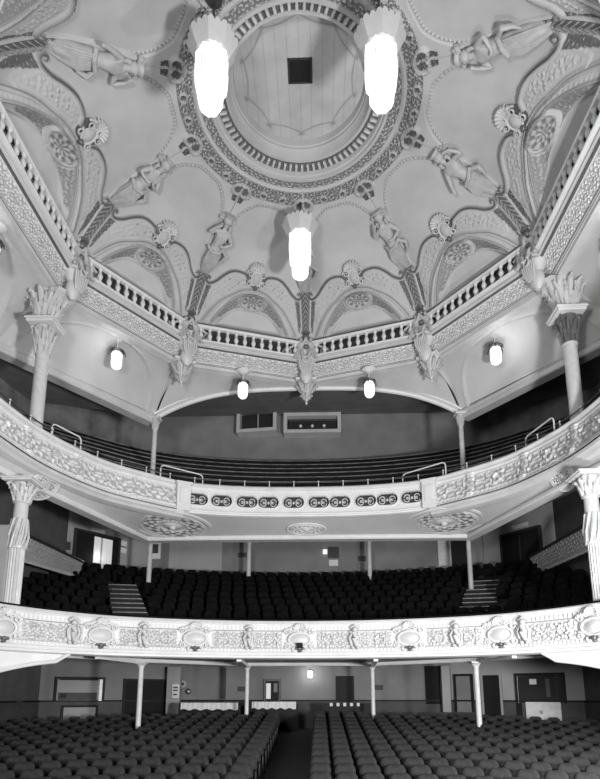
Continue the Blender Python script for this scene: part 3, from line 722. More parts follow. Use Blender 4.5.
# ================================================================ columns
def leaves(mb,r,z,h,n,out,w=.05,ph=0):
    for i in range(n):
        t=2*PI*(i+ph)/n;c_,s_=math.cos(t),math.sin(t)
        mb.tube([(r*c_,r*s_,z),((r+.25*out)*c_,(r+.25*out)*s_,z+.5*h),((r+.7*out)*c_,(r+.7*out)*s_,z+.92*h),((r+1.1*out)*c_,(r+1.1*out)*s_,z+h),((r+1.15*out)*c_,(r+1.15*out)*s_,z+.82*h)],[w*.9,w*1.15,w,w*.75,w*.4],6)
def column(name,lb,x,y,z0,z1,r,caph,flute=False,group=None,dark=False,dos=None,mat_='shaft',dosoff=(0,0)):
    root=thing(name,lb,'column',(x,y,z0),0,group);H=z1-z0
    MB().lathe([(r*1.7,0),(r*1.7,.06),(r*1.45,.1),(r*1.5,.14),(r*1.15,.2),(r*1.05,.26)],20).build('base','cream',root)
    s=MB();zc=H-caph
    if flute:
        n=36;zz=[.26,zc*.62];s.lathe([(r*1.06,.26),(r*1.06,zc*.62)],n,flute=.16,nf=1)
        s.lathe([(r*1.25,zc*.62),(r*1.3,zc*.62+.05),(r*1.1,zc*.62+.1),(r*1.0,zc*.7),(r*.95,zc-.06),(r*1.15,zc-.04),(r*1.15,zc)],24)
        for i in range(10):
            t=2*PI*i/10;s.tube([(r*1.15*math.cos(t),r*1.15*math.sin(t),zc*.62),(r*1.3*math.cos(t+.3),r*1.3*math.sin(t+.3),zc*.72),(r*1.02*math.cos(t+.6),r*1.02*math.sin(t+.6),zc*.86)],.035,5)
    else: s.lathe([(r*1.04,.26),(r*.98,zc-.06),(r*1.15,zc-.04),(r*1.15,zc)],24)
    s.build('shaft',mat_,root)
    c=MB().lathe([(r*1.0,zc),(r*1.05,zc+caph*.4),(r*1.5,zc+caph*.85)],16)
    leaves(c,r*1.0,zc,caph*.42,8,r*.45,r*.28);leaves(c,r*1.1,zc+caph*.2,caph*.5,8,r*.6,r*.28,.5)
    for i in range(4):
        t=PI/4+PI/2*i;pts=[];rs=[]
        for j in range(14): th=j/13*2.6*PI;q=r*.42*(1-j/18.);pts.append(((r*1.75+q*math.cos(th))*math.cos(t),(r*1.75+q*math.cos(th))*math.sin(t),zc+caph*.72+q*math.sin(th)));rs.append(r*.17*(1-j/20.))
        c.tube(pts,rs,6)
    c.build('capital','gilt_and_shade' if dark else 'cream',root)
    a=MB().box((0,0,zc+caph*.93),(r*4.2,r*4.2,caph*.10),bev=.02,rz=0).box((0,0,zc+caph*1.0),(r*4.6,r*4.6,caph*.06),bev=.01);a.build('abacus','white',root)
    if dos:
        d=MB();h=dos;ox,oy=dosoff
        M4=[]
        pr=[(r*1.3,.02),(r*1.5,.12),(r*1.5,h*.35),(r*1.8,h*.7),(r*2.3,h*.88),(r*2.6,h*.9),(r*2.7,h)]
        vs=[];fs=[];n=16
        for rr_,z in pr:
            w=z/h
            for i in range(n):
                t=2*PI*i/n+PI/16;q=rr_/max(abs(math.cos(t)),abs(math.sin(t)))*.9;vs.append((q*math.cos(t)+ox*w*w,q*math.sin(t)+oy*w*w,H+z))
        for j in range(len(pr)-1):
            for i in range(n):fs.append((j*n+i,j*n+(i+1)%n,(j+1)*n+(i+1)%n,(j+1)*n+i))
        fs.append(tuple((len(pr)-1)*n+i for i in range(n)))
        d.add(vs,fs)
        for i in range(5):
            x_=-.2+.1*i;d.tube([(x_+ox*.1,-r*1.55,H+.15),(x_*1.2+ox*.3,-r*1.75,H+h*.5),(x_*1.6+ox*.7,-r*2.3+oy*.7,H+h*.8)],[.04,.06,.05],6)
        leaves(d,r*1.35,H+.04,h*.5,10,r*.9,r*.42);leaves(d,r*1.7,H+h*.35,h*.5,10,r*1.2,r*.42,.5)
        d.build('impost_block','cream',root)
    return root
GX,GY=8.12,16.12
for sg,s_ in ((-1,'left'),(1,'right')):
    column('gallery_column','tall plain column with dark capital and impost block at the %s side of the gallery front'%s_,sg*GX,GY,7.2,11.45,.2,1.05,group='tall columns carrying the dome corners',dark=(sg>0),dos=1.08,dosoff=(sg*-.2,.1))
    column('circle_column','thick fluted column with leafy capital behind the dress circle front, %s side'%s_,sg*7.93,15.45,1.75,5.95,.2,.62,flute=True,group='thick fluted columns at dress circle level',mat_='shaft')
    column('gallery_column','slim plain column under the arch spring, %s side of the gallery'%s_,sg*6.25,22.05,7.2,11.2,.10,.5,group='slim gallery columns')
    column('circle_column','slim column at dress circle back rows, %s outer one'%s_,(-6.76 if sg<0 else 6.78),24.0,3.7,6.68,.10,.2,group='slim columns in the dress circle')
    column('circle_column','short slim column in front of dress circle back wall, %s inner one'%s_,(-2.83 if sg<0 else 2.83),26.6,5.0,7.2,.10,.12,group='slim columns in the dress circle')
    column('stalls_column','white iron column under the dress circle, %s outer one'%s_,(-5.52 if sg<0 else 5.62),19.6,-1.9,1.06,.085,.12,group='iron columns in the stalls',mat_='metal')
    column('stalls_column','white iron column under the dress circle, %s inner one'%s_,(-2.3 if sg<0 else 2.47),22.5,-1.3,1.12,.075,.14,group='iron columns in the stalls',mat_='metal')
# ================================================================ gallery (upper) front
G=half([(0,21.15),(1.6,21.1),(3.2,20.87),(4.6,20.42),(5.6,19.62),(6.7,18.5),(7.35,17.3),(7.85,15.9),(8.08,14.4),(8.2,12.2),(8.3,10)])
ZT=7.6
sA,sB=G.near(-4.62,20.4),G.near(4.62,20.4);g0,g1=.3,G.L-.3
def frontP(cv,a,b,z0,z1,off=lambda w:0*w):
    def P(U,W):
        x,y=cv.at(a+(b-a)*U,off(W));return x,y,z0+(z1-z0)*W
    return P
gf=thing('gallery_parapet','curved white moulded plaster parapet of the upper gallery with a plain pierced middle','balcony front',(0,21.15,7.0))
IN=Matrix.Translation((0,-21.15,-7.0))
def child(o,root,inv=None): o.parent=root;o.matrix_parent_inverse=Matrix.Translation(-root.location);return o
def dk(o): return o
# side reliefs
def gH(a,b):
    def H(U,W):
        x=a+(b-a)*U;z=W*1.05;pan=ss(.18,.22,z)*ss(.86,.82,z);per=2.15;q=(x%per)/per
        pil=np.exp(-((q-.5)*per/.13)**6)
        f=fol(x,z+.02,.56,0)
        h=pan*(1-pil)*.08*f+pil*.10*(.6+.4*fol(x*1.5,z*1.5,.2,2))*ss(.05,.1,z)*ss(1.0,.95,z)
        e=np.abs(q-.5)*per;h+=.03*np.exp(-((e-.24)/.03)**2)*pan+.035*np.exp(-((z-.2)/.025)**2)+.04*np.exp(-((z-.86)/.025)**2)+.05*np.exp(-((z-.98)/.04)**2)
        h+=.05*ss(.12,.05,z)+.03*(.5+.5*np.cos(x*2*PI/.16)>.5)*np.exp(-((z-.135)/.025)**6)
        rz_=.06*np.exp(-((np.hypot((q-.999*(q>.5))*per,z-.52)-.17)/.04)**2);h+=rz_
        return h
    def S(U,W):
        x=a+(b-a)*U;z=W*1.05;pan=ss(.18,.22,z)*ss(.86,.82,z);f=fol(x,z+.02,.56,0)
        return pan*.4*ss(.4,.15,f)+.4*np.exp(-((z-.2)/.012)**2)
    return H,S
for a,b in ((g0,sA),(sB,g1)):
    H,S=gH(a,b);o=relief('relief_panel','white',560,64,frontP(G,a,b,6.62,7.66,lambda w:.02+.22*(1-w)**2),H,shade=S,sign=1);child(o,gf)
    child(MB().sweep(G.poly(a,b,.3),[(-.2,7.78),(.10,7.78),(.14,7.72),(.10,7.67),(.02,7.66)]).build('cap_rail','white'),gf)
    child(MB().sweep(G.poly(a,b,.3),[(.24,6.64),(.30,6.58),(.28,6.5),(.20,6.46),(.16,6.38),(.06,6.34),(-.1,6.32)]).build('lower_moulding','cream'),gf)
H0=lambda U,W:0*U
# smooth middle with ten oval openings
pxs=[(197,500),(221,502.5),(245,504.5),(269.5,506),(293,506.5),(317,506.5),(341,505.5),(365,503.5),(388.5,500),(412,495)]
sc_=[]
for px,py in pxs:
    P_=un(px,py,Z=7.17);sc_.append((G.near(P_.x,P_.y)))
def mid(U,W):
    x=sA+(sB-sA)*U;z=W*.98-.49;h=np.zeros_like(x)
    for s in sc_:
        dx=np.abs(x-s);e=np.maximum(dx-.17,0);r=np.hypot(e,z+.0);h+=.035*np.exp(-((r-.235)/.025)**2)-.16*ss(.225,.2,r)
    h+=.04*np.exp(-((z-.44)/.04)**2)+.04*np.exp(-((z+.45)/.04)**2)+.02*np.exp(-((z-.33)/.012)**2)*(np.cos(x*2*PI/.12)>0)
    return h
def midS(U,W):
    x=sA+(sB-sA)*U;z=W*.98-.49;h=np.zeros_like(x)
    for s in sc_:
        dx=np.abs(x-s);e=np.maximum(dx-.17,0);r=np.hypot(e,z);h=np.maximum(h,1.08*(r<.215))
    return np.clip(h,0,1.05)
child(relief('middle_panel','white',900,60,frontP(G,sA,sB,6.66,7.64,lambda w:.1+0*w),mid,shade=midS,sign=1),gf)
child(MB().sweep(G.poly(sA,sB,.3),[(-.2,7.74),(.16,7.74),(.2,7.68),(.14,7.63),(.1,7.62)]).build('cap_rail','white'),gf)
child(MB().sweep(G.poly(sA,sB,.3),[(.1,6.68),(.16,6.64),(.15,6.58),(.06,6.55),(-.1,6.54)]).build('lower_moulding','white'),gf)
for s in (sA,sB):
    x,y=G.at(s,.1);child(MB().box((0,0,0),(.5,.42,1.12),bev=.03).box((0,0,.5),(.6,.5,.1),bev=.02).box((0,-.22,0),(.3,.06,.6),bev=.02).build('end_block','white',loc=(x,y,7.16)),gf).rotation_euler=(0,0,G.rot(s))
# grilles in the openings
for i,s in enumerate(sc_):
    x,y=G.at(s,.02);g=MB()
    for sg in (-1,1):
        for sh in (-1,1):
            g.tube([(sg*(.17+.13*(1-j/14)*math.cos(j*.55)),0,sh*.03+.14*(1-j/14)*math.sin(j*.55)*sh) for j in range(14)],.027,5)
    g.sphere((0,0,0),.06,8);o=g.build('scroll_grille','iron2',loc=(x,y,7.15));child(o,gf);o.rotation_euler=(0,0,G.rot(s))
# thin safety rail with posts, and four pipe hoops
sr=thing('safety_rail','thin dark safety rail with small posts along the gallery parapet','rail',(0,21.1,7.74))
child(MB().tube([(*G.at(g0+(g1-g0)*i/160,.0),7.98) for i in range(161)],.02,6).build('rail','iron'),sr)
p0=None
for i in range(34):
    t=g0+(g1-g0)*(i+.5)/34;x,y=G.at(t,0.)
    if p0 is None: o=p0=MB().tube([(0,0,0),(0,0,.26)],.018,6).sphere((0,0,.27),.035,8).build('post','metal')
    else: o=p0.copy();C.objects.link(o)
    child(o,sr);o.location=(x,y,7.74)
for (pa,pb,lb) in (((55,438),(84,452),'far left one'),((162,478),(204,488),'left of centre'),((404,487),(447,475),'right of centre'),((524,452),(552,432),'far right one')):
    a=un(*pa,Z=7.8);b=un(*pb,Z=7.8);L=(b-a).length;d=(b-a).normalized();n=G.at(G.near((a.x+b.x)/2,(a.y+b.y)/2),-.12)
    r=thing('guard_hoop','pale pipe guard hoop standing on the gallery parapet, '+lb,'guard rail',(n[0],n[1],7.74),math.atan2(d.y,d.x),'pipe guard hoops on the gallery parapet')
    pts=[(-L/2,0,0),(-L/2,0,.42)]+[(-L/2+.14-.14*math.cos(t),0,.42+.14*math.sin(t)) for t in (.5,1.,1.57)]+[(L/2-.14+.14*math.sin(t),0,.42+.14*math.cos(t)) for t in (0,.5,1.)]+[(L/2,0,.42),(L/2,0,0)]
    MB().tube(pts,.025,8).build('hoop','metal',r)
    for sx in(-1,1): MB().lathe([(.06,0),(.06,.02),(.03,.04)],10,(sx*L/2,0,0)).build('foot_plate','metal',r)
# soffit of the gallery down to the beam
BM=[(-8.6,10),(-8.35,14.6),(-6.33,22.1),(6.3,22.1),(8.2,14.6),(8.5,10)]
def Acv(U): x,y=G.at(g0+(g1-g0)*U,.1);return x,y,6.52+0*U
bm=Curve([Vector(p) for p in BM])
us=[0,(G.near(-8.1,14.4)-g0)/(g1-g0),(sA-g0)/(g1-g0)*.96,1-(sA-g0)/(g1-g0)*.96,(G.near(8.1,14.4)-g0)/(g1-g0),1]
def Bcv(U):
    t=np.interp(U,us,bm.s);x=np.interp(t,bm.s,bm.p[:,0]);y=np.interp(t,bm.s,bm.p[:,1]);return x,y,6.12+0*U
struct(ruled('ceiling','cove2',Acv,Bcv,lambda w:w,240,14,flip=-1))
struct(MB().sweep([Vector(p) for p in BM],[(-.3,6.2),(-.3,5.96),(.08,5.96),(.12,6.0),(.12,6.08),(.05,6.1),(.05,6.16)]).build('trim_10','white'))
def Cout(cv,a,b,off,z):
    def f(U):
        x,y=cv.at(a+(b-a)*U,off);return x,y,z+0*U
    return f
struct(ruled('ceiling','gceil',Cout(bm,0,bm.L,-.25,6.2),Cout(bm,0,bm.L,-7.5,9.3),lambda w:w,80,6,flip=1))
# plaster roses in the soffit
def rose(lb,px,py,R,asp=1.,name='ceiling_rose',z=None):
    best=None
    for i in range(241):
        u=i/240
        for w in np.linspace(.1,.95,18):
            a=Acv(np.array([u]));b=Bcv(np.array([u]));p=[float(a[j][0]+(b[j][0]-a[j][0])*w) for j in range(3)]
            q=proj(*p);d=(q[0]-px)**2+(q[1]-py)**2
            if best is None or d<best[0]: best=(d,u,w,p)
    _,u,w,p=best;a=[float(t[0]) for t in Acv(np.array([u]))];b=[float(t[0]) for t in Bcv(np.array([u]))]
    yv=Vector(b)-Vector(a);yv.normalize();a2=[float(t[0]) for t in Acv(np.array([min(u+.02,1)]))];xv=(Vector(a2)-Vector(a));xv-=yv*xv.dot(yv);xv.normalize();zv=xv.cross(yv)
    if zv.z>0: zv=-zv;xv=-xv
    m=Matrix(((xv.x,yv.x,zv.x,p[0]),(xv.y,yv.y,zv.y,p[1]),(xv.z,yv.z,zv.z,p[2]),(0,0,0,1)))@Matrix.Translation((0,0,.02))
    r=thing(name,lb,'ceiling rose',mtx=m,group='plaster roses under the gallery')
    def P(U,W): t=U*2*PI;rr=R*(.02+.98*W);return np.cos(t)*rr,np.sin(t)*rr*asp,.03+0*U
    def H(U,W): t=U*2*PI;return .04*np.exp(-((W-.93)/.03)**2)+.05*np.exp(-((W-.8)/.03)**2)+.04*np.exp(-((W-.35)/.03)**2)+.07*ss(.25,.1,W)+(W>.38)*(W<.76)*.06*(.5+.5*np.cos(12*t)*np.cos(W*24))
    def S(U,W): t=U*2*PI;q=.5+.5*np.cos(12*t)*np.cos(W*24);return np.maximum((W>.40)*(W<.75)*.85*ss(.55,.35,q),.35*np.exp(-((W-.87)/.03)**2))
    relief('rose_relief','cream',180,50,P,H,r,shade=S,sign=-1)
    MB().sphere((0,0,.08),.09*R,10).build('boss','cream',r)
    MB().tube([(R*math.cos(2*PI*i/60),R*asp*math.sin(2*PI*i/60),.03) for i in range(60)],.03,6,closed=True).build('rim','white',r)
rose('large openwork plaster rose under the gallery, left of centre',172,525,1.55,.72)
rose('large openwork plaster rose under the gallery, right of centre',443,521,1.5,.72)
rose('small plaster rose under the middle of the gallery',306,528,.75,.5)
rose('small plaster rose under the far left gallery side',43,485,.55,.8)
rose('small plaster rose under the far right gallery side',563,475,.55,.8)
# gallery tiers and benches
def tier(cv,d0,dw,z,a,b,m,name='floor',rise=.5):
    return struct(MB().sweep(cv.poly(a,b,.4),[(-d0-dw,z-.02),(-d0-dw,z),(-d0,z),(-d0,z-rise)][::-1],flip=True).build(name,m,smooth=False))
for k in range(10):
    d=.35+.68*k;z=7.0+.475*k
    tier(G,d,.72,z,4,G.L-4,'carpet',rise=.52)
def bench(k):
    d=1.0+.68*k;z=7.0+.475*(k+.0)
    r=thing('gallery_bench','','bench',(0,21.15+d,z),0,'curved benches of the upper gallery')
    lim=lambda q:(abs(q.x)<11.6 and q.y<27.9 and not(abs(q.x)>9.5 and q.y>26.5))
    pl=[p for p in G.poly(5.5,G.L-5.5,.35,-d) if lim(p)]
    child(MB().sweep(pl,[(.0,z+.92),(.06,z+.92),(.10,z+.42),(.02,z+.42),(.0,z+.92)]).build('backrest','wood'),r)
    child(MB().sweep(pl,[(.06,z+.44),(.46,z+.44),(.46,z+.36),(.06,z+.36),(.06,z+.44)]).build('seat','wood'),r)
    child(MB().sweep(pl,[(-.01,z+.95),(.08,z+.95),(.08,z+.905),(-.01,z+.905),(-.01,z+.95)]).build('top_edge','nosing'),r)
    return r
on=['lowest, just behind the parapet','second from the parapet','third from the parapet','fourth from the parapet','fifth from the parapet','sixth from the parapet','seventh from the parapet','eighth from the parapet, against the back wall']
for k in range(8): bench(k)['label']='long dark curved gallery bench, '+on[k]
# ================================================================ dress circle front
DC=half([(0,18.52),(1.6,18.42),(3.1,18.12),(4.6,17.62),(5.85,16.95),(6.85,16.0),(7.5,15.1),(7.9,14.2),(8.15,12.6),(8.25,10.5)])
dA,dB=.3,DC.L-.3
df=thing('circle_parapet','curved white dress circle parapet richly moulded with cartouches and scrolls','balcony front',(0,18.5,1.7))
sn=lambda px,z=1.75:DC.near(*un(px,638,Z=z).xy)
cs=[sn(p) for p in (86,196,302,411,520)];cs=[cs[0]-(cs[1]-cs[0])*1.0]+cs+[cs[4]+(cs[4]-cs[3])*1.0]
ps=[sn(p) for p in (35,142,249,355,462,566)]
def dH(U,W):
    x=dA+(dB-dA)*U;z=W*1.03;pan=ss(.22,.25,z)*ss(.76,.73,z)
    f=fol(x+.1,z+.02,.26,1);f2=fol(x*1.3,z*1.3+.3,.5,0)
    dc_=np.min([np.abs(x-c) for c in cs],axis=0);dp=np.min([np.abs(x-c) for c in ps],axis=0)
    away=ss(.5,.6,dc_)*ss(.16,.2,dp)
    h=pan*away*(.05*f+.06*f2)
    h+=.03*np.exp(-((dc_-.72)/.03)**2)*pan+.04*np.exp(-((np.hypot(dc_-.92,(z-.49)*.9)-.14)/.03)**2)
    h+=.035*np.exp(-((z-.77)/.025)**2)+.04*np.exp(-((z-.23)/.02)**2)+.05*np.exp(-((z-.06)/.05)**2)+.04*np.exp(-((z-1.)/.03)**2)
    h+=.025*(np.cos(x*2*PI/.13)>0)*ss(.82,.83,z)*ss(.95,.94,z)+.03*(np.cos(x*2*PI/.12)>0)*ss(.135,.145,z)*ss(.19,.18,z)
    return h
def dS(U,W):
    x=dA+(dB-dA)*U;z=W*1.03;pan=ss(.22,.25,z)*ss(.76,.73,z);f=fol(x+.1,z+.02,.26,1)
    dc_=np.min([np.abs(x-c) for c in cs],axis=0);dp=np.min([np.abs(x-c) for c in ps],axis=0);away=ss(.5,.6,dc_)*ss(.16,.2,dp)
    st=np.maximum(0,np.exp(-((z-.785)/.014)**2)*.85*ss(.45,.6,dc_))
    return np.clip(pan*away*.45*ss(.4,.15,f)+st+.4*np.exp(-((z-.215)/.01)**2),0,.95)
child(relief('relief_panel','white',1500,64,frontP(DC,dA,dB,1.22,2.22,lambda w:.02+.05*(1-w)),dH,shade=dS,sign=1),df)
child(MB().sweep(DC.poly(dA,dB,.25),[(-.25,2.3),(.08,2.3),(.12,2.26),(.08,2.22),(.02,2.2)]).build('cap_rail','white'),df)
child(MB().sweep(DC.poly(dA,dB,.25),[(-.24,2.38),(-.1,2.38),(-.08,2.30),(-.26,2.30),(-.24,2.38)]).build('velvet_rail','fabricd'),df)
child(MB().sweep(DC.poly(dA,dB,.25),[(.07,1.24),(.13,1.20),(.12,1.14),(.05,1.11),(-.05,1.09),(-.35,1.16)]).build('lower_moulding','white'),df)
# cartouches and figure brackets fixed to the front
def dcart():
    a=MB();n=28;vs=[];fs=[]
    for j in range(6):
        q=j/5.
        for i in range(n): t=2*PI*i/n;r=1-.999*q;vs.append((.31*math.cos(t)*r,-.06-.08*math.sin(q*PI/2),.19*math.sin(t)*r))
    for j in range(5):
        for i in range(n): fs.append((j*n+i,j*n+(i+1)%n,(j+1)*n+(i+1)%n,(j+1)*n+i))
    a.add(vs,fs);b=MB()
    b.tube([(.34*math.cos(2*PI*i/30),-.09,.215*math.sin(2*PI*i/30)) for i in range(30)],.035,6,closed=True)
    for sg in (-1,1):
        for (x,z,r0,t0) in ((.38,.24,.11,0),(.40,-.2,.10,1.2),(.2,.36,.10,2),(.16,-.30,.08,3.5)):
            pts=[];rs=[]
            for i in range(18): th=i/17*3.2*PI+t0;r=r0*(1-i/21.);pts.append((sg*(x+r*math.cos(th)),-.08,z+r*math.sin(th)));rs.append(.03*(1-i/26.))
            b.tube(pts,rs,6)
        for i in range(4): b.sphere((sg*(.1+.1*i),-.08,.40-.03*i),.055,7)
    for i in range(7): t=PI*(i+.5)/7;b.tube([(.05*math.cos(t),-.07,.3+.05*math.sin(t)),(.2*math.cos(t),-.13,.32+.2*math.sin(t))],[.02,.045],6)
    c=MB().sphere((0,-.1,-.28),.07,8).sphere((-.1,-.09,-.27),.05,8).sphere((.1,-.09,-.27),.05,8).sphere((0,-.09,-.35),.05,8)
    return a.build('cartouche_shield','cream'),b.build('cartouche_frame','white'),c.build('cartouche_mask','gilt_and_shade')
pp=dcart()
for i,s in enumerate(cs):
    x,y=DC.at(s,.06);rz=DC.rot(s);sh=None
    for q,o in enumerate(pp):
        o2=o if i==0 else o.copy()
        if i: C.objects.link(o2)
        if q==0: child(o2,df);o2.location=(x,y,1.70);o2.rotation_euler=(0,0,rz);sh=o2
        else: o2.parent=sh;o2.location=(0,0,0)
def bracket():
    b=MB().box((0,-.05,.02),(.24,.12,.5),bev=.03).sphere((0,-.14,.30),.085,10).tube([(-.13,-.08,.36),(0,-.12,.44),(.13,-.08,.36)],.045,7)
    b.tube([(0,-.13,.2),(0,-.18,.02),(0,-.12,-.22)],[.09,.085,.05],8).sphere((-.08,-.1,-.26),.06,8).sphere((.08,-.1,-.26),.06,8).box((0,-.04,.24),(.34,.1,.05))
    for sg in(-1,1): b.tube([(sg*.09,-.12,.18),(sg*.17,-.12,.06),(sg*.13,-.12,-.16)],[.04,.035,.025],6)
    return b.build('figure_bracket','cream')
b0=bracket()
for i,s in enumerate(ps):
    x,y=DC.at(s,.06);o=b0 if i==0 else b0.copy()
    if i:C.objects.link(o)
    child(o,df);o.location=(x,y,1.70);o.rotation_euler=(0,0,DC.rot(s))
# little black box on the middle cartouche
x,y=DC.at(cs[3],.2);tag(MB().box((0,0,0),(.2,.14,.16),bev=.02).build('spotlight_box','black',loc=(x,y,1.52)),'small black box fixed over the middle cartouche of the dress circle front','box')
# soffit, beam and side valances under the dress circle
SB=[(-8.9,11.),(-8.0,15.6),(-5.75,19.7),(-2.4,22.5),(2.45,22.5),(5.75,19.7),(8.0,15.6),(8.9,11.)]
sb=Curve([Vector(p) for p in SB])
struct(ruled('ceiling','cove2',lambda U:(*DC.at(dA+(dB-dA)*U,-.05),1.12+.1*np.ones_like(U)),
  lambda U:(np.interp(sb.L*U,sb.s,sb.p[:,0]),np.interp(sb.L*U,sb.s,sb.p[:,1]),1.2+0*U),lambda w:w,140,8,flip=-1))
struct(MB().sweep([Vector(p) for p in SB],[(-.15,1.25),(-.15,1.08),(.10,1.08),(.13,1.12),(.10,1.2)]).build('trim_11','white'))
for x0,y0 in ((-2.3,22.4),(2.47,22.4),(-5.72,19.5),(5.72,19.5)):
    n=DC.near(x0*1.0,y0-3);xx,yy=DC.at(n,-.1);a=Vector((xx,yy,1.1));b=Vector((x0,y0,1.06));
    dd=(b-a);L=dd.length;struct(MB().box((0,0,0),(L,.14,.1),mtx=Matrix.Translation((a+b)/2)@Matrix.Rotation(math.atan2(dd.y,dd.x),4,'Z')).build('trim_12','white'))
def sval(U):
    return 1.12-.2*ss(0,.07,U)-.5*np.clip(U/.45,0,2)**1.6
for sg in (-1,1):
    sa=DC.near(sg*6.55,16.3);se=DC.near(sg*8.2,11.2)
    P=lambda U,W,sa=sa,se=se:(*DC.at(sa+(se-sa)*U,.0),1.14+(sval(U)-1.14)*W-.0)
    struct(relief('trim_13','white',60,12,P,lambda U,W:.04*np.exp(-((W-.9)/.06)**2),sign=1 if sg<0 else 1))
    struct(MB().tube([(*DC.at(sa+(se-sa)*i/30,.03),float(sval(i/30))) for i in range(31)],.05,8).build('trim_14','white'))
    sv=lambda U,sa=sa,se=se:DC.at(sa+(se-sa)*U,0)
    struct(ruled('ceiling','cream',lambda U,sa=sa,se=se:(*DC.at(sa+(se-sa)*U,0.),sval(U)),lambda U,sa=sa,se=se,sg=sg:(DC.at(sa+(se-sa)*U,0.)[0]+sg*2.2,DC.at(sa+(se-sa)*U,0.)[1],sval(U)),lambda w:w,40,4))
# ================================================================ dress circle interior
for k in range(11): tier(DC,.3+.88*k,.9,1.32+.4*k,3.2,DC.L-3.2,'carpet',rise=.03 if k==0 else .41)
DW=[(10.6,8),(10.6,24.4),(7.9,28),(-7.9,28),(-10.6,24.4),(-10.6,8)]
def wallstrip(a,b,z0,z1,name,m,th=.0):
    return struct(MB().add([(a[0],a[1],z0),(b[0],b[1],z0),(b[0],b[1],z1),(a[0],a[1],z1)],[(0,1,2,3)]).build(name,m))
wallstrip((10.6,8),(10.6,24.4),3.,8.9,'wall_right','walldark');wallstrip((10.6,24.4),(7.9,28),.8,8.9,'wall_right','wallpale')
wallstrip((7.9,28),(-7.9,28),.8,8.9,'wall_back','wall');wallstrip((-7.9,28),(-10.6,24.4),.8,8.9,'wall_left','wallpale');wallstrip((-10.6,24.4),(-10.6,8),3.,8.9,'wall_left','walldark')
for sg in (): struct(MB().add([(sg*8.6,9,6.2),(sg*8.35,14.6,6.2),(sg*6.3,22.1,6.2),(sg*11,22.1,6.2),(sg*11,9,6.2)],[(0,1,2,3,4)]).build('ceiling','gceil'))

def onwall(a,b,px0,py0,px1,py1,pr=.06):   # item on the wall plane through a-b, returns centre, width, height, angle
    n=Vector((-(b[1]-a[1]),b[0]-a[0],0)).normalized();
    if n.y>0 and abs(n.y)>.05: n=-n
    if abs(n.y)<=.05: n=Vector((-math.copysign(1,a[0]),0,0))
    P0=(a[0],a[1],0);pm=(py0+py1)/2;l=un(px0,pm,plane=(P0,n));r=un(px1,pm,plane=(P0,n));xm=(px0+px1)/2;t=un(xm,py0,plane=(P0,n));u_=un(xm,py1,plane=(P0,n))
    c=Vector(((l.x+r.x)/2,(l.y+r.y)/2,(t.z+u_.z)/2))+n*pr/2
    return c,(r-l).length,t.z-u_.z,math.atan2(n.x,-n.y)*1.0
def item(name,lb,cat,wall,box,mat_,pr=.06,frame=None,inner=None,group=None,arch=False,kind=None):
    c,w,h,rz=onwall(*wall,*box,pr)
    r=thing(name,lb,cat,c,rz,group)
    if frame:
        f=min(.09,w*.2);fr_=MB().box((-w/2+f/2,-.03,0),(f,pr+.06,h)).box((w/2-f/2,-.03,0),(f,pr+.06,h)).box((0,-.03,h/2-f/2),(w-2*f,pr+.06,f))
        fr_.build('frame',frame,r);MB().box((0,0,-f/2),(w-2*f,pr,h-f)).build('panel',mat_,r)
    else: MB().box((0,0,0),(w,pr,h),bev=.004).build('panel',mat_,r)
    if kind: r['kind']=kind
    if inner:
        for (x0,z0,x1,z1,mm,nm) in inner: MB().box(((x0+x1)/2*w,-pr/2-.012,(z0+z1)/2*h),(abs(x1-x0)*w,.02,abs(z1-z0)*h)).build(nm,mm,r)
    return r
DL=((-7.9,28),(-10.6,24.4));DR=((10.6,24.4),(7.9,28));DB=((7.9,28),(-7.9,28))
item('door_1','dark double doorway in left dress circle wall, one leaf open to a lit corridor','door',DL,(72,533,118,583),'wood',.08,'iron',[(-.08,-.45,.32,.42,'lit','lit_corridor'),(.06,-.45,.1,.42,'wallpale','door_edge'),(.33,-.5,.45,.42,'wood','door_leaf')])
item('exit_sign','pale panel over the left dress circle doorway','sign',DL,(91,529,104,533),'metal',.1)
item('notice_board','small dark sign on the wall left of the dress circle doorway','sign',DL,(57,541,70,549),'ink',.05)
item('wall_notice','pair of white notices right of the left dress circle doorway','notice',DL,(119,541,126,553),'paper',.05,inner=[(-.4,-.05,.4,.05,'ink','gap')])
item('fire_extinguisher','dark rounded extinguisher low on the wall beside the left steps','extinguisher',DL,(118,572,124,583),'ink',.15)
item('door_2','dark doorway in right dress circle wall','door',DR,(503,530,544,590),'wood',.08,'iron',[(-.03,-.5,.0,.42,'iron','meeting_edge')])
item('exit_sign','pale panel over the right dress circle doorway','sign',DR,(513,524,528,528),'metal',.1)
item('wall_notice','stack of white notices left of the right dress circle doorway','notice',DR,(494,536,500,549),'paper',.05,inner=[(-.4,-.05,.4,.05,'ink','gap')])
item('wall_pilaster','pale flat pilaster left of the right dress circle doorway','pilaster',DR,(486,528,503,600),'wallpale',.1)
item('picture_frame','white framed dark picture at the left end of the dress circle back wall','picture',DB,(150,541,161,559),'paper',.06,inner=[(-.28,-.2,.28,.3,'ink','picture')])
item('wall_panel','wide pale panel on the dress circle back wall, left of centre','panel',DB,(181,541,222,575),'wallpale',.05)
item('wall_panel','narrow pale panel at the left end of the dress circle back wall','panel',DB,(169,541,181,575),'wallpale',.03)
item('exit_sign','small dark sign on the dress circle back wall left of the inner column','sign',DB,(238,553,247,557.5),'ink',.05)
item('exit_sign','small dark sign on the dress circle back wall right of the middle','sign',DB,(358,556,366,561),'ink',.05)
item('wall_picture','dark square picture in the middle of dress circle back wall','picture',DB,(328,547,339,558),'ink',.05)
item('wall_notice','small pale notice below the dark square picture','notice',DB,(329,560,338,566),'paper',.05)
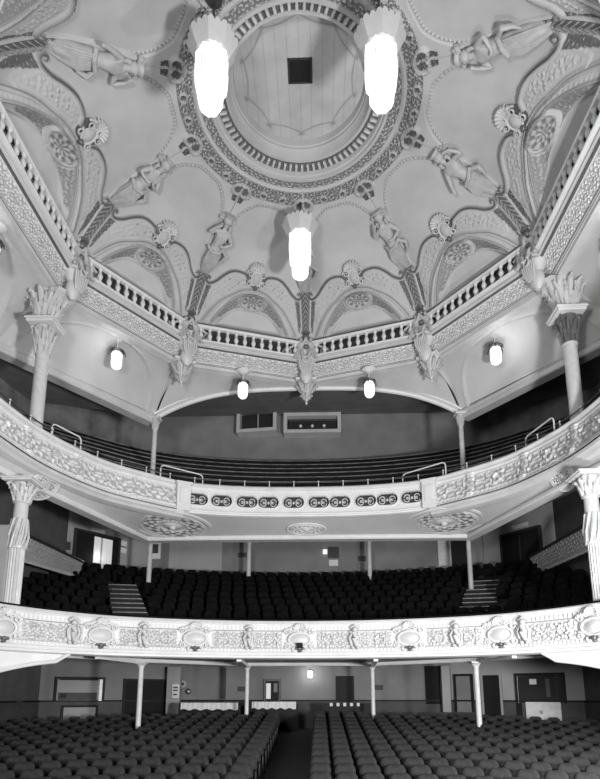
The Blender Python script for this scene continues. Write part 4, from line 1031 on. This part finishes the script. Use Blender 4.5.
item('door_3','bright white door at the right end of dress circle back wall','door',DB,(438,537,451,568),'metal',.06)
item('door_4','dark narrow door beside the bright white one','door',DB,(451,535,467,575),'wood',.06)
l=item('wall_lamp','small lit wall lamp left of the dark square picture','lamp',DB,(323,550,327,554),'glass',.1)
# raked side parapets
def raked(lb,pts,X,mt):
    q=[un(*p,X=X) for p in pts]    # tl, tr, br, bl
    r=thing('raked_parapet',lb,'parapet',q[3],0,'sloping side parapets of the dress circle')
    def P(U,W): f=lambda i:(q[3][i]*(1-U)+q[2][i]*U)*(1-W)+(q[0][i]*(1-U)+q[1][i]*U)*W;return f(0)+0*U,f(1),f(2)
    L=(q[1]-q[0]).length
    H=lambda U,W:.06*fol(U*L,W*.9,.45,1)*ss(0,.08,W)*ss(1,.92,W)
    S=lambda U,W:.75*ss(.5,.2,fol(U*L,W*.9,.45,1))
    child(relief('scroll_panel','wallpale',160,40,P,H,shade=S,sign=1 if X<0 else -1),r)
    for (a,b,nm) in ((q[0],q[1],'top_rail'),(q[3],q[2],'bottom_rail')):
        child(MB().tube([a,b],.07,6).build(nm,'iron' if nm=='top_rail' else 'cream'),r)
raked('sloping scroll-panelled parapet at the left side of the dress circle',[(22,533),(83,562),(78,577),(22,560)],-9.6,0)
raked('sloping scroll-panelled parapet at the right side of the dress circle',[(590,523),(530,557),(538,572),(590,549)],9.6,0)
for sg,s_ in ((-1,'left'),):
    tag(MB().box((0,0,0),(1.6,.3,3.4),bev=.03).build('wall_pier','white',loc=(sg*9.35,16.6,3.3)),'white pier seen behind the big %s dress circle column'%s_,'pier')
# curved rows of dress circle seats (dark, beyond counting)
def inside(x,y,z): return not(math.hypot(abs(x)-7.93,y-15.45)<.65 or (x<-8 and y<17.2)) and abs(x)<10.3 and y<27.4 and not (abs(x)>10.6-(y-24.4)*.75-.35 and y>24.0)
sv=[];ds=MB()
gl_=[(un(129,590,Y=24),0)]
def raketop(px,py):
    for i in range(400):
        Y=17+.03*i;p=un(px,py,Y=Y);t=DC.near(p.x,p.y);q=DC.at(t);d=math.hypot(p.x-q[0],p.y-q[1])
        if p.z<1.3+.4*(d-.3)/.88+.25 and d>.3: return p,d
    return p,d
st={}
for nm,(tx0,tx1,ty,bx0,bx1,by) in dict(left=(108,137,585,113,150,617),right=(470,500,581,455,497,611)).items():
    r=None;cs_=[]
    for i in range(8):
        f=i/7;px0=tx0+(bx0-tx0)*f;px1=tx1+(bx1-tx1)*f;py=ty+(by-ty)*f
        a,d=raketop(px0,py);b,d2=raketop(px1,py);b=un(px1,py,Y=a.y+(b.y-a.y)*.3)
        c=(a+b)/2;cs_.append(c)
        if r is None: r=thing('gangway_steps','dark gangway steps with pale nosings on the %s of the dress circle'%nm,'steps',c,0,'gangway steps of the dress circle')
        an=math.atan2(b.y-a.y,b.x-a.x);L=(b-a).length
        o=MB().box((0,.22,-.13),(L,.5,.24),mtx=Matrix.Rotation(an,4,'Z')).build('step','carpet',loc=c);child(o,r)
        n=MB().box((0,-.04,0),(L*.96,.03,.035),mtx=Matrix.Rotation(an,4,'Z')).build('nosing','nosing');n.parent=o
    st[nm]=cs_
def ingang(x,y):
    for c in st.values():
        for q in c:
            if abs(x-q.x)<.75 and abs(y-q.y)<.5: return True
    return False
sm_v=[(-.22,0,0),(.22,0,0),(.23,.06,.30),(.20,.09,.48),(.13,.1,.54),(-.13,.1,.54),(-.20,.09,.48),(-.23,.06,.30)]
def addseat(mb,x,y,z,rz):
    m=Matrix.Translation((x,y,z))@Matrix.Rotation(rz,4,'Z')
    n=len(sm_v);vs=[(a,b-.04,c+.34) for a,b,c in sm_v]+[(a,b+.05,c+.34) for a,b,c in sm_v]
    mb.add(vs,[tuple(range(n)),tuple(range(2*n-1,n-1,-1))]+[((i+1)%n,i,n+i,n+(i+1)%n) for i in range(n)],m)
    mb.box((0,-.14,.46),(.42,.16,.34),bev=.04,mtx=m)
nd=0
for k in range(10):
    d=.88+.88*k;z=1.3+.4*k;s=3.4
    while s<DC.L-3.4:
        x,y=DC.at(s,-d);x2,y2=DC.at(s+.2,-d);
        if inside(x,y,z) and not ingang(x,y): addseat(ds,x,y,z,DC.rot(s));nd+=1
        x3,y3=DC.at(s+.3,-d);sc__=math.hypot(x3-x,y3-y)/.3;s+=.53/max(sc__,.5)
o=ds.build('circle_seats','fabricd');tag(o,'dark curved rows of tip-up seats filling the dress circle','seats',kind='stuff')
# ================================================================ stalls
fz=lambda Y:-2.52+.093*(min(max(Y,2),23.3)-11.4)
yy=[3,6,9,12,15,18,21,23.3,28.5]
vs=[];fs=[]
for y in yy: vs+=[(-12,y,fz(y)),(12,y,fz(y))]
for i in range(len(yy)-1): fs.append((2*i,2*i+1,2*i+3,2*i+2))
struct(MB().add(vs,fs).build('floor','carpet'))
SWL=((-6.2,26),(-10.6,23.1));SWR=((10.6,23.1),(6.2,26));SWB=((6.2,26),(-6.2,26))
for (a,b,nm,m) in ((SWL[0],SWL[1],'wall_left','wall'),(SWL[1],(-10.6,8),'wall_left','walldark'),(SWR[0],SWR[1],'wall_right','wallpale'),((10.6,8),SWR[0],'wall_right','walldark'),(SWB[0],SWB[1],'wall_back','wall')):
    wallstrip(a,b,-2.6,3.0,nm,m)
    # dado below and a rail
    d=Vector((b[0]-a[0],b[1]-a[1]));rz=math.atan2(d.y,d.x);c=(Vector(a)+Vector(b))/2;n=Vector((-d.y,d.x)).normalized();
    if n.dot(-Vector((c.x,c.y-15)))<0: n=-n
    zt=-.24
    struct(MB().box((0,0,0),(d.length,.04,1.9),mtx=Matrix.Translation((c.x+n.x*.03,c.y+n.y*.03,zt-.95))@Matrix.Rotation(rz,4,'Z')).build('dado_'+nm[5:],'dado'))
    struct(MB().box((0,0,0),(d.length,.08,.07),mtx=Matrix.Translation((c.x+n.x*.05,c.y+n.y*.05,zt))@Matrix.Rotation(rz,4,'Z')).build('trim_15','wood'))
struct(ruled('ceiling','gceil',Cout(sb,0,sb.L,-.1,1.24),Cout(sb,0,sb.L,-6.5,2.9),lambda w:w,80,6,flip=1))
item('door_5','dark wide doorway in the left back wall of the stalls','door',SWL,(122,679,167,722),'black',.06,'wood')
item('lobby_window','wood framed window with pale reflection in the left stalls wall','window',SWL,(54,677,104,701),'wallpale',.08,'wood',[(-.42,-.5,.35,-.15,'dado','low_reflection'),(.39,-.5,.47,.48,'metal','bright_edge'),(-.42,.36,.36,.46,'wood','head_rail'),(-.38,-.38,-.26,-.2,'ink','shadowed_object')])
item('radiator_panel','grey grated panel under the left lobby window','panel',SWL,(60,705,97,728),'wallpale',.07,'wood',[(-.3,.1,.3,.14,'wallpale','bar'),(-.3,-.1,.3,-.06,'wallpale','bar')])
item('wall_pilaster','pale pilaster with a notice in the left back corner of the stalls','pilaster',((-6.2,25.7),(6.2,25.7)),(168,667,181,714),'wallpale',.25)
item('wall_notice','white notice with dark printed lines on the left stalls pilaster','notice',((-6.2,25.4),(6.2,25.4)),(172,684,179.5,698),'paper',.03,inner=[(-.3,.2,.3,.3,'ink','print'),(-.3,0,.3,.1,'ink','print'),(-.3,-.3,.2,-.2,'ink','print')])
for i,(bx,lb) in enumerate((((180,680,187,688),'round pale plate on the stalls back wall, upper one of two'),((186,688,192,695),'round dark plate on the stalls back wall, lower one of two'))):
    c,w,h,rz=onwall(*SWB,*bx,.1);r=thing('wall_plate',lb,'plate',c,0,'round plates on the stalls back wall')
    MB().lathe([(w/2,0),(w/2,.05),(w*.35,.06)],20,mtx=Matrix.Rotation(PI/2,4,'X')).build('rim','wallpale' if i==0 else 'iron',r);MB().sphere((0,-.06,0),w*.2,10).build('boss','iron' if i==0 else 'metal',r)
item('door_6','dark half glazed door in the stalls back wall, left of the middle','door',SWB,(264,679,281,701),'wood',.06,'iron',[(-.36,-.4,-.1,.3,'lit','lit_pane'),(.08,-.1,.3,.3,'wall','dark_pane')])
item('door_7','dark doorway in the stalls back wall, right of the middle','door',SWB,(336,676,354,702),'wood',.06,'wood')
item('door_8','black doorway at the right end of the stalls back wall','door',SWB,(425,666,440,704),'black',.06)
item('wall_pilaster','pale pilaster at the right end of the stalls back wall','pilaster',((-6.2,25.7),(6.2,25.7)),(441,666,449,712),'wallpale',.25)
item('wall_pilaster','dark strip pilaster on stalls back wall between plates and inner column','pilaster',SWB,(221,668,226,699),'dado',.12)
item('exit_sign','dark sign left of the inner stalls column','sign',SWB,(238,686.5,246,691.5),'ink',.06)
item('exit_sign','dark sign right of the inner right stalls column','sign',SWB,(375,685,383,690),'ink',.06)
wl=item('wall_lamp','glowing wall light in the middle of the stalls back wall','lamp',SWB,(308,671,312,678),'glass',.15)
item('door_9','black arched doorway behind the outer right stalls column','door',SWR,(482,673,503,716),'black',.06,'wallpale')
item('door_10','grey panelled door left of the outer right stalls column','door',SWR,(455,674,474,712),'wall',.06,'wood')
item('lobby_window','tall wood framed dark window in the right stalls wall','window',SWR,(516,673,566,703),'mirror',.08,'wood',[(-.2,.12,-.06,.3,'paper','bright_reflection'),(.12,-.3,.2,.3,'walldark','dim_reflection'),(-.49,-.5,-.45,.5,'metal','bright_edge')])
item('white_board','bright white board below the dark window in the right stalls wall','board',SWR,(527,702,562,726),'cloth',.09,inner=[(-.1,.0,-.02,.15,'wallpale','mark')])
item('window_frame_post','dark frame under the left edge of the right stalls window','frame',SWR,(518,703,523,726),'wood',.12)
item('wall_switch','small dark switch box low on the left stalls wall','switch',((-10.6,12),(-10.6,23)),(13,701,20,707),'ink',.1)
# partition behind the last row with white cloths
for i,(x0,x1,y0,y1,lb) in enumerate(((181,238,703.5,711,'low dark partition draped with white cloth behind the left seats'),(252,296,702.5,709,'low dark partition draped with white cloth beside the aisle'),(325,368,702,709,'low dark partition with small white patches behind the right seats'))):
    a=un(x0,y0,Y=24.);b=un(x1,y0,Y=24.);c=(a+b)/2;w=b.x-a.x
    r=thing('low_partition',lb,'partition',c,0,'low partitions behind the stalls seats')
    MB().box((0,.06,-.6),(w+.2,.06,1.1)).build('panel','wood',r)
    n=12;
    if i<2:
        vs=[];fs=[];m_=40
        for j in range(m_+1):
            x=-w/2+w*j/m_;q=.02*math.sin(j*1.9)+.012*math.sin(j*.7);vs+=[(x,.1,.03),(x,-.01+q*.3,.03+q*.2),(x,-.04+q,-.24+.03*math.sin(j*.78))]
        for j in range(m_):
            for t in range(2): fs.append((j*3+t,j*3+t+1,j*3+3+t+1,j*3+3+t))
        MB().add(vs,fs).build('white_cloth','cloth',r)
    else:
        for j in range(5): MB().box((-w/2+.25+.27*j,-.0,-.1),(.12,.05,.14),bev=.02).build('white_patch','cloth',r)
# ---- seats: one of each kind, then copies
def seat_proto():
    root=thing('theatre_seat','','seat')
    n=14;out=[]
    w,h=.235,.56
    out=[(-.20,.0),(.20,.0),(w,.12),(w,.36)];
    for i in range(6): t=i/5*PI/2;out.append((w-.13+.13*math.cos(t),h-.16+.16*math.sin(t)))
    for i in range(6): t=PI/2+i/5*PI/2;out.append((-w+.13+.13*math.cos(t),h-.16+.16*math.sin(t)))
    out+= [(-w,.36),(-w,.12)]
    m=len(out);vs=[];fs=[]
    tilt=lambda z:z*.22
    cx0,cz0=0,.3
    for (sc_,y) in ((.0,-.085),(.55,-.08),(.86,-.06),(1.,-.02),(1.,.03),(.94,.05),(0,.055)):
        for x,z in out: zz=cz0+(z-cz0)*max(sc_,.01);vs.append((x*max(sc_,.01),y+tilt(zz),zz+.33))
    for j in range(6):
        for i in range(m): fs.append((j*m+i,j*m+(i+1)%m,(j+1)*m+(i+1)%m,(j+1)*m+i))
    MB().add(vs,fs).build('backrest','fabric',root,ang=60)
    c=MB();vs=[];fs=[]
    for (sc_,y) in ((.0,-.30),(.7,-.295),(.95,-.26),(1.,-.2),(.97,-.14),(0,-.13)):
        for i in range(16): t=2*PI*i/16;vs.append((.21*max(sc_,.01)*(abs(math.cos(t))**.5)*math.copysign(1,math.cos(t)),y,.52+.2*max(sc_,.01)*(abs(math.sin(t))**.5)*math.copysign(1,math.sin(t))))
    for j in range(5):
        for i in range(16): fs.append((j*16+i,j*16+(i+1)%16,(j+1)*16+(i+1)%16,(j+1)*16+i))
    c.add(vs,fs).build('seat_cushion','fabric',root,ang=60)
    MB().box((.255,-.12,.58),(.05,.34,.035),bev=.01).build('armrest','wood',root)
    MB().box((.255,-.02,.29),(.03,.2,.57),bev=.008).box((.255,-.06,.02),(.05,.32,.03)).build('leg','iron',root)
    return root
seats=[];ords=['front','second','third','fourth','fifth','sixth','seventh','eighth','ninth','tenth','eleventh','twelfth','thirteenth','fourteenth','fifteenth','sixteenth','seventeenth','eighteenth','nineteenth','twentieth']
RC=22.
vis=[]
for k in range(-1,14):
    Yc=11.55+.85*k
    for side,x0 in ((-1,-1.0),(1,.18)):
        for j in range(22):
            x=x0+side*(.28+.535*j)
            if abs(x)>10.1: continue
            y=Yc-(RC-math.sqrt(RC*RC-x*x))
            if y>21.9-abs(x)*.0 and abs(x)>8.6: continue
            if any(math.hypot(x-a,y-b)<.33 for a,b in ((-5.52,19.6),(5.62,19.6),(-2.3,22.5),(2.47,22.5))): continue
            if y>22.9: continue
            z=fz(y);px,py=proj(x,y,z+.85)
            if px<-14 or px>614 or py>786: continue
            vis.append((math.hypot(x-CX,y),k,side,j,x,y,z,px,py))
vis.sort()
rowsvis=sorted({v[1] for v in vis})
pr=seat_proto();ch=tree(pr);bcl={-1:'left',1:'right'}
for i,(d,k,side,j,x,y,z,px,py) in enumerate(vis[:300]):
    lb='dark tip-up stalls seat, %s block, %s visible row, %s from the aisle'%(bcl[side],ords[rowsvis.index(k)],ords[j] if j else 'next')
    if j==0: lb='dark tip-up stalls seat, %s block, %s visible row, beside the aisle'%(bcl[side],ords[rowsvis.index(k)])
    rz=-math.asin(x/RC)
    if i==0: pr.location=(x,y,z);pr.rotation_euler=(0,0,rz);pr['label']=lb;pr['group']='tip-up seats in the stalls'
    else: dup(pr,lb,loc=(x,y,z),rz=rz,ch=ch)
rest=MB()
for (d,k,side,j,x,y,z,px,py) in vis[300:]:
    addseat(rest,x,y,z+.0,-math.asin(x/RC))
if len(rest.v): tag(rest.build('far_stalls_seats','fabric'),'farthest dark rows of stalls seats below the back wall','seats',kind='stuff')
print('SEATS',len(vis),'circle',nd)
# small lanterns: positions under the vault
sp_=[((-2.5,21.0,12.14),'small lit lantern left of the middle corbel, over the gallery opening'),((2.5,21.0,12.1),'small lit lantern right of the middle corbel, over the gallery opening'),
((-6.75,18.66,12.1),'small lit lantern on the left vault above the gallery'),((6.78,18.81,12.1),'small lit lantern on the right vault above the gallery'),
((-8.3,13.3,12.0),'small lit lantern cut by the left picture edge'),((8.5,13.6,12.0),'small lit lantern cut by the right picture edge')]
def lamp(name,loc,e,size=.3,typ='POINT',rot=None,spot=None):
    l=bpy.data.lights.new(name,typ);l.energy=e
    if typ=='POINT' or typ=='SPOT': l.shadow_soft_size=size
    if typ=='AREA': l.size=size;l.shape='DISK'
    if spot: l.spot_size=spot;l.spot_blend=.8
    o=bpy.data.objects.new(name,l);C.objects.link(o);o.location=loc
    if rot is not None: o.rotation_euler=(Vector(rot)-Vector(loc)).to_track_quat('-Z','Y').to_euler()
    return o
for i,(p,lb) in enumerate(sp_):
    if i==0: sm.location=p;sm['label']=lb;sm['group']='small lanterns under the dome cornice'
    else: dup(sm,lb,loc=p)
    lamp('lantern_light',(p[0],p[1]-.35,p[2]-.35),LE if abs(p[0])>4 else LE*.4,.15)
# ================================================================ light and camera
KEY=lamp('unseen_flood',(6.6,2.8,-.2),KE,1.5,'AREA',(-3.5,17,9))
FIL=lamp('unseen_flood',(-3.5,-3.,1.5),FE,2.5,'AREA',(0,17,8))  # added fill light from an unseen source, evens out the key
lamp('added_seat_light',(7.7,9.6,.0),LF,.25)  # unseen lamp added to brighten the right-hand stalls seats
lamp('wall_glow',(un(310,674,Y=25.5)),22,.06)
lamp('corridor_light',un(100,556,plane=((-7.9,27.5,0),(-.8,.6,0))),6,.2)
w=bpy.data.worlds.new('World');bpy.context.scene.world=w;w.use_nodes=True;w.node_tree.nodes['Background'].inputs[0].default_value=(1,1,1,1);w.node_tree.nodes['Background'].inputs[1].default_value=WE
cam=bpy.data.cameras.new('camera');co=bpy.data.objects.new('camera',cam);C.objects.link(co)
cam.sensor_fit='VERTICAL';cam.sensor_height=24;cam.sensor_width=24;cam.lens=F/779*24;cam.shift_y=(Y0-389.5)/779;cam.shift_x=0;cam.clip_end=200;cam.clip_start=.05
co.location=(CX,0,0);co.rotation_euler=(PI/2+PT,0,YW)
for o in C.objects:
    if o.parent is None: o.location.z+=EYE
sc=bpy.context.scene;sc.camera=co;sc.render.film_transparent=False
vs_=sc.view_settings;vs_.view_transform='Standard';vs_.look='None';vs_.gamma=1;vs_.use_curve_mapping=False;vs_.exposure=EXPO
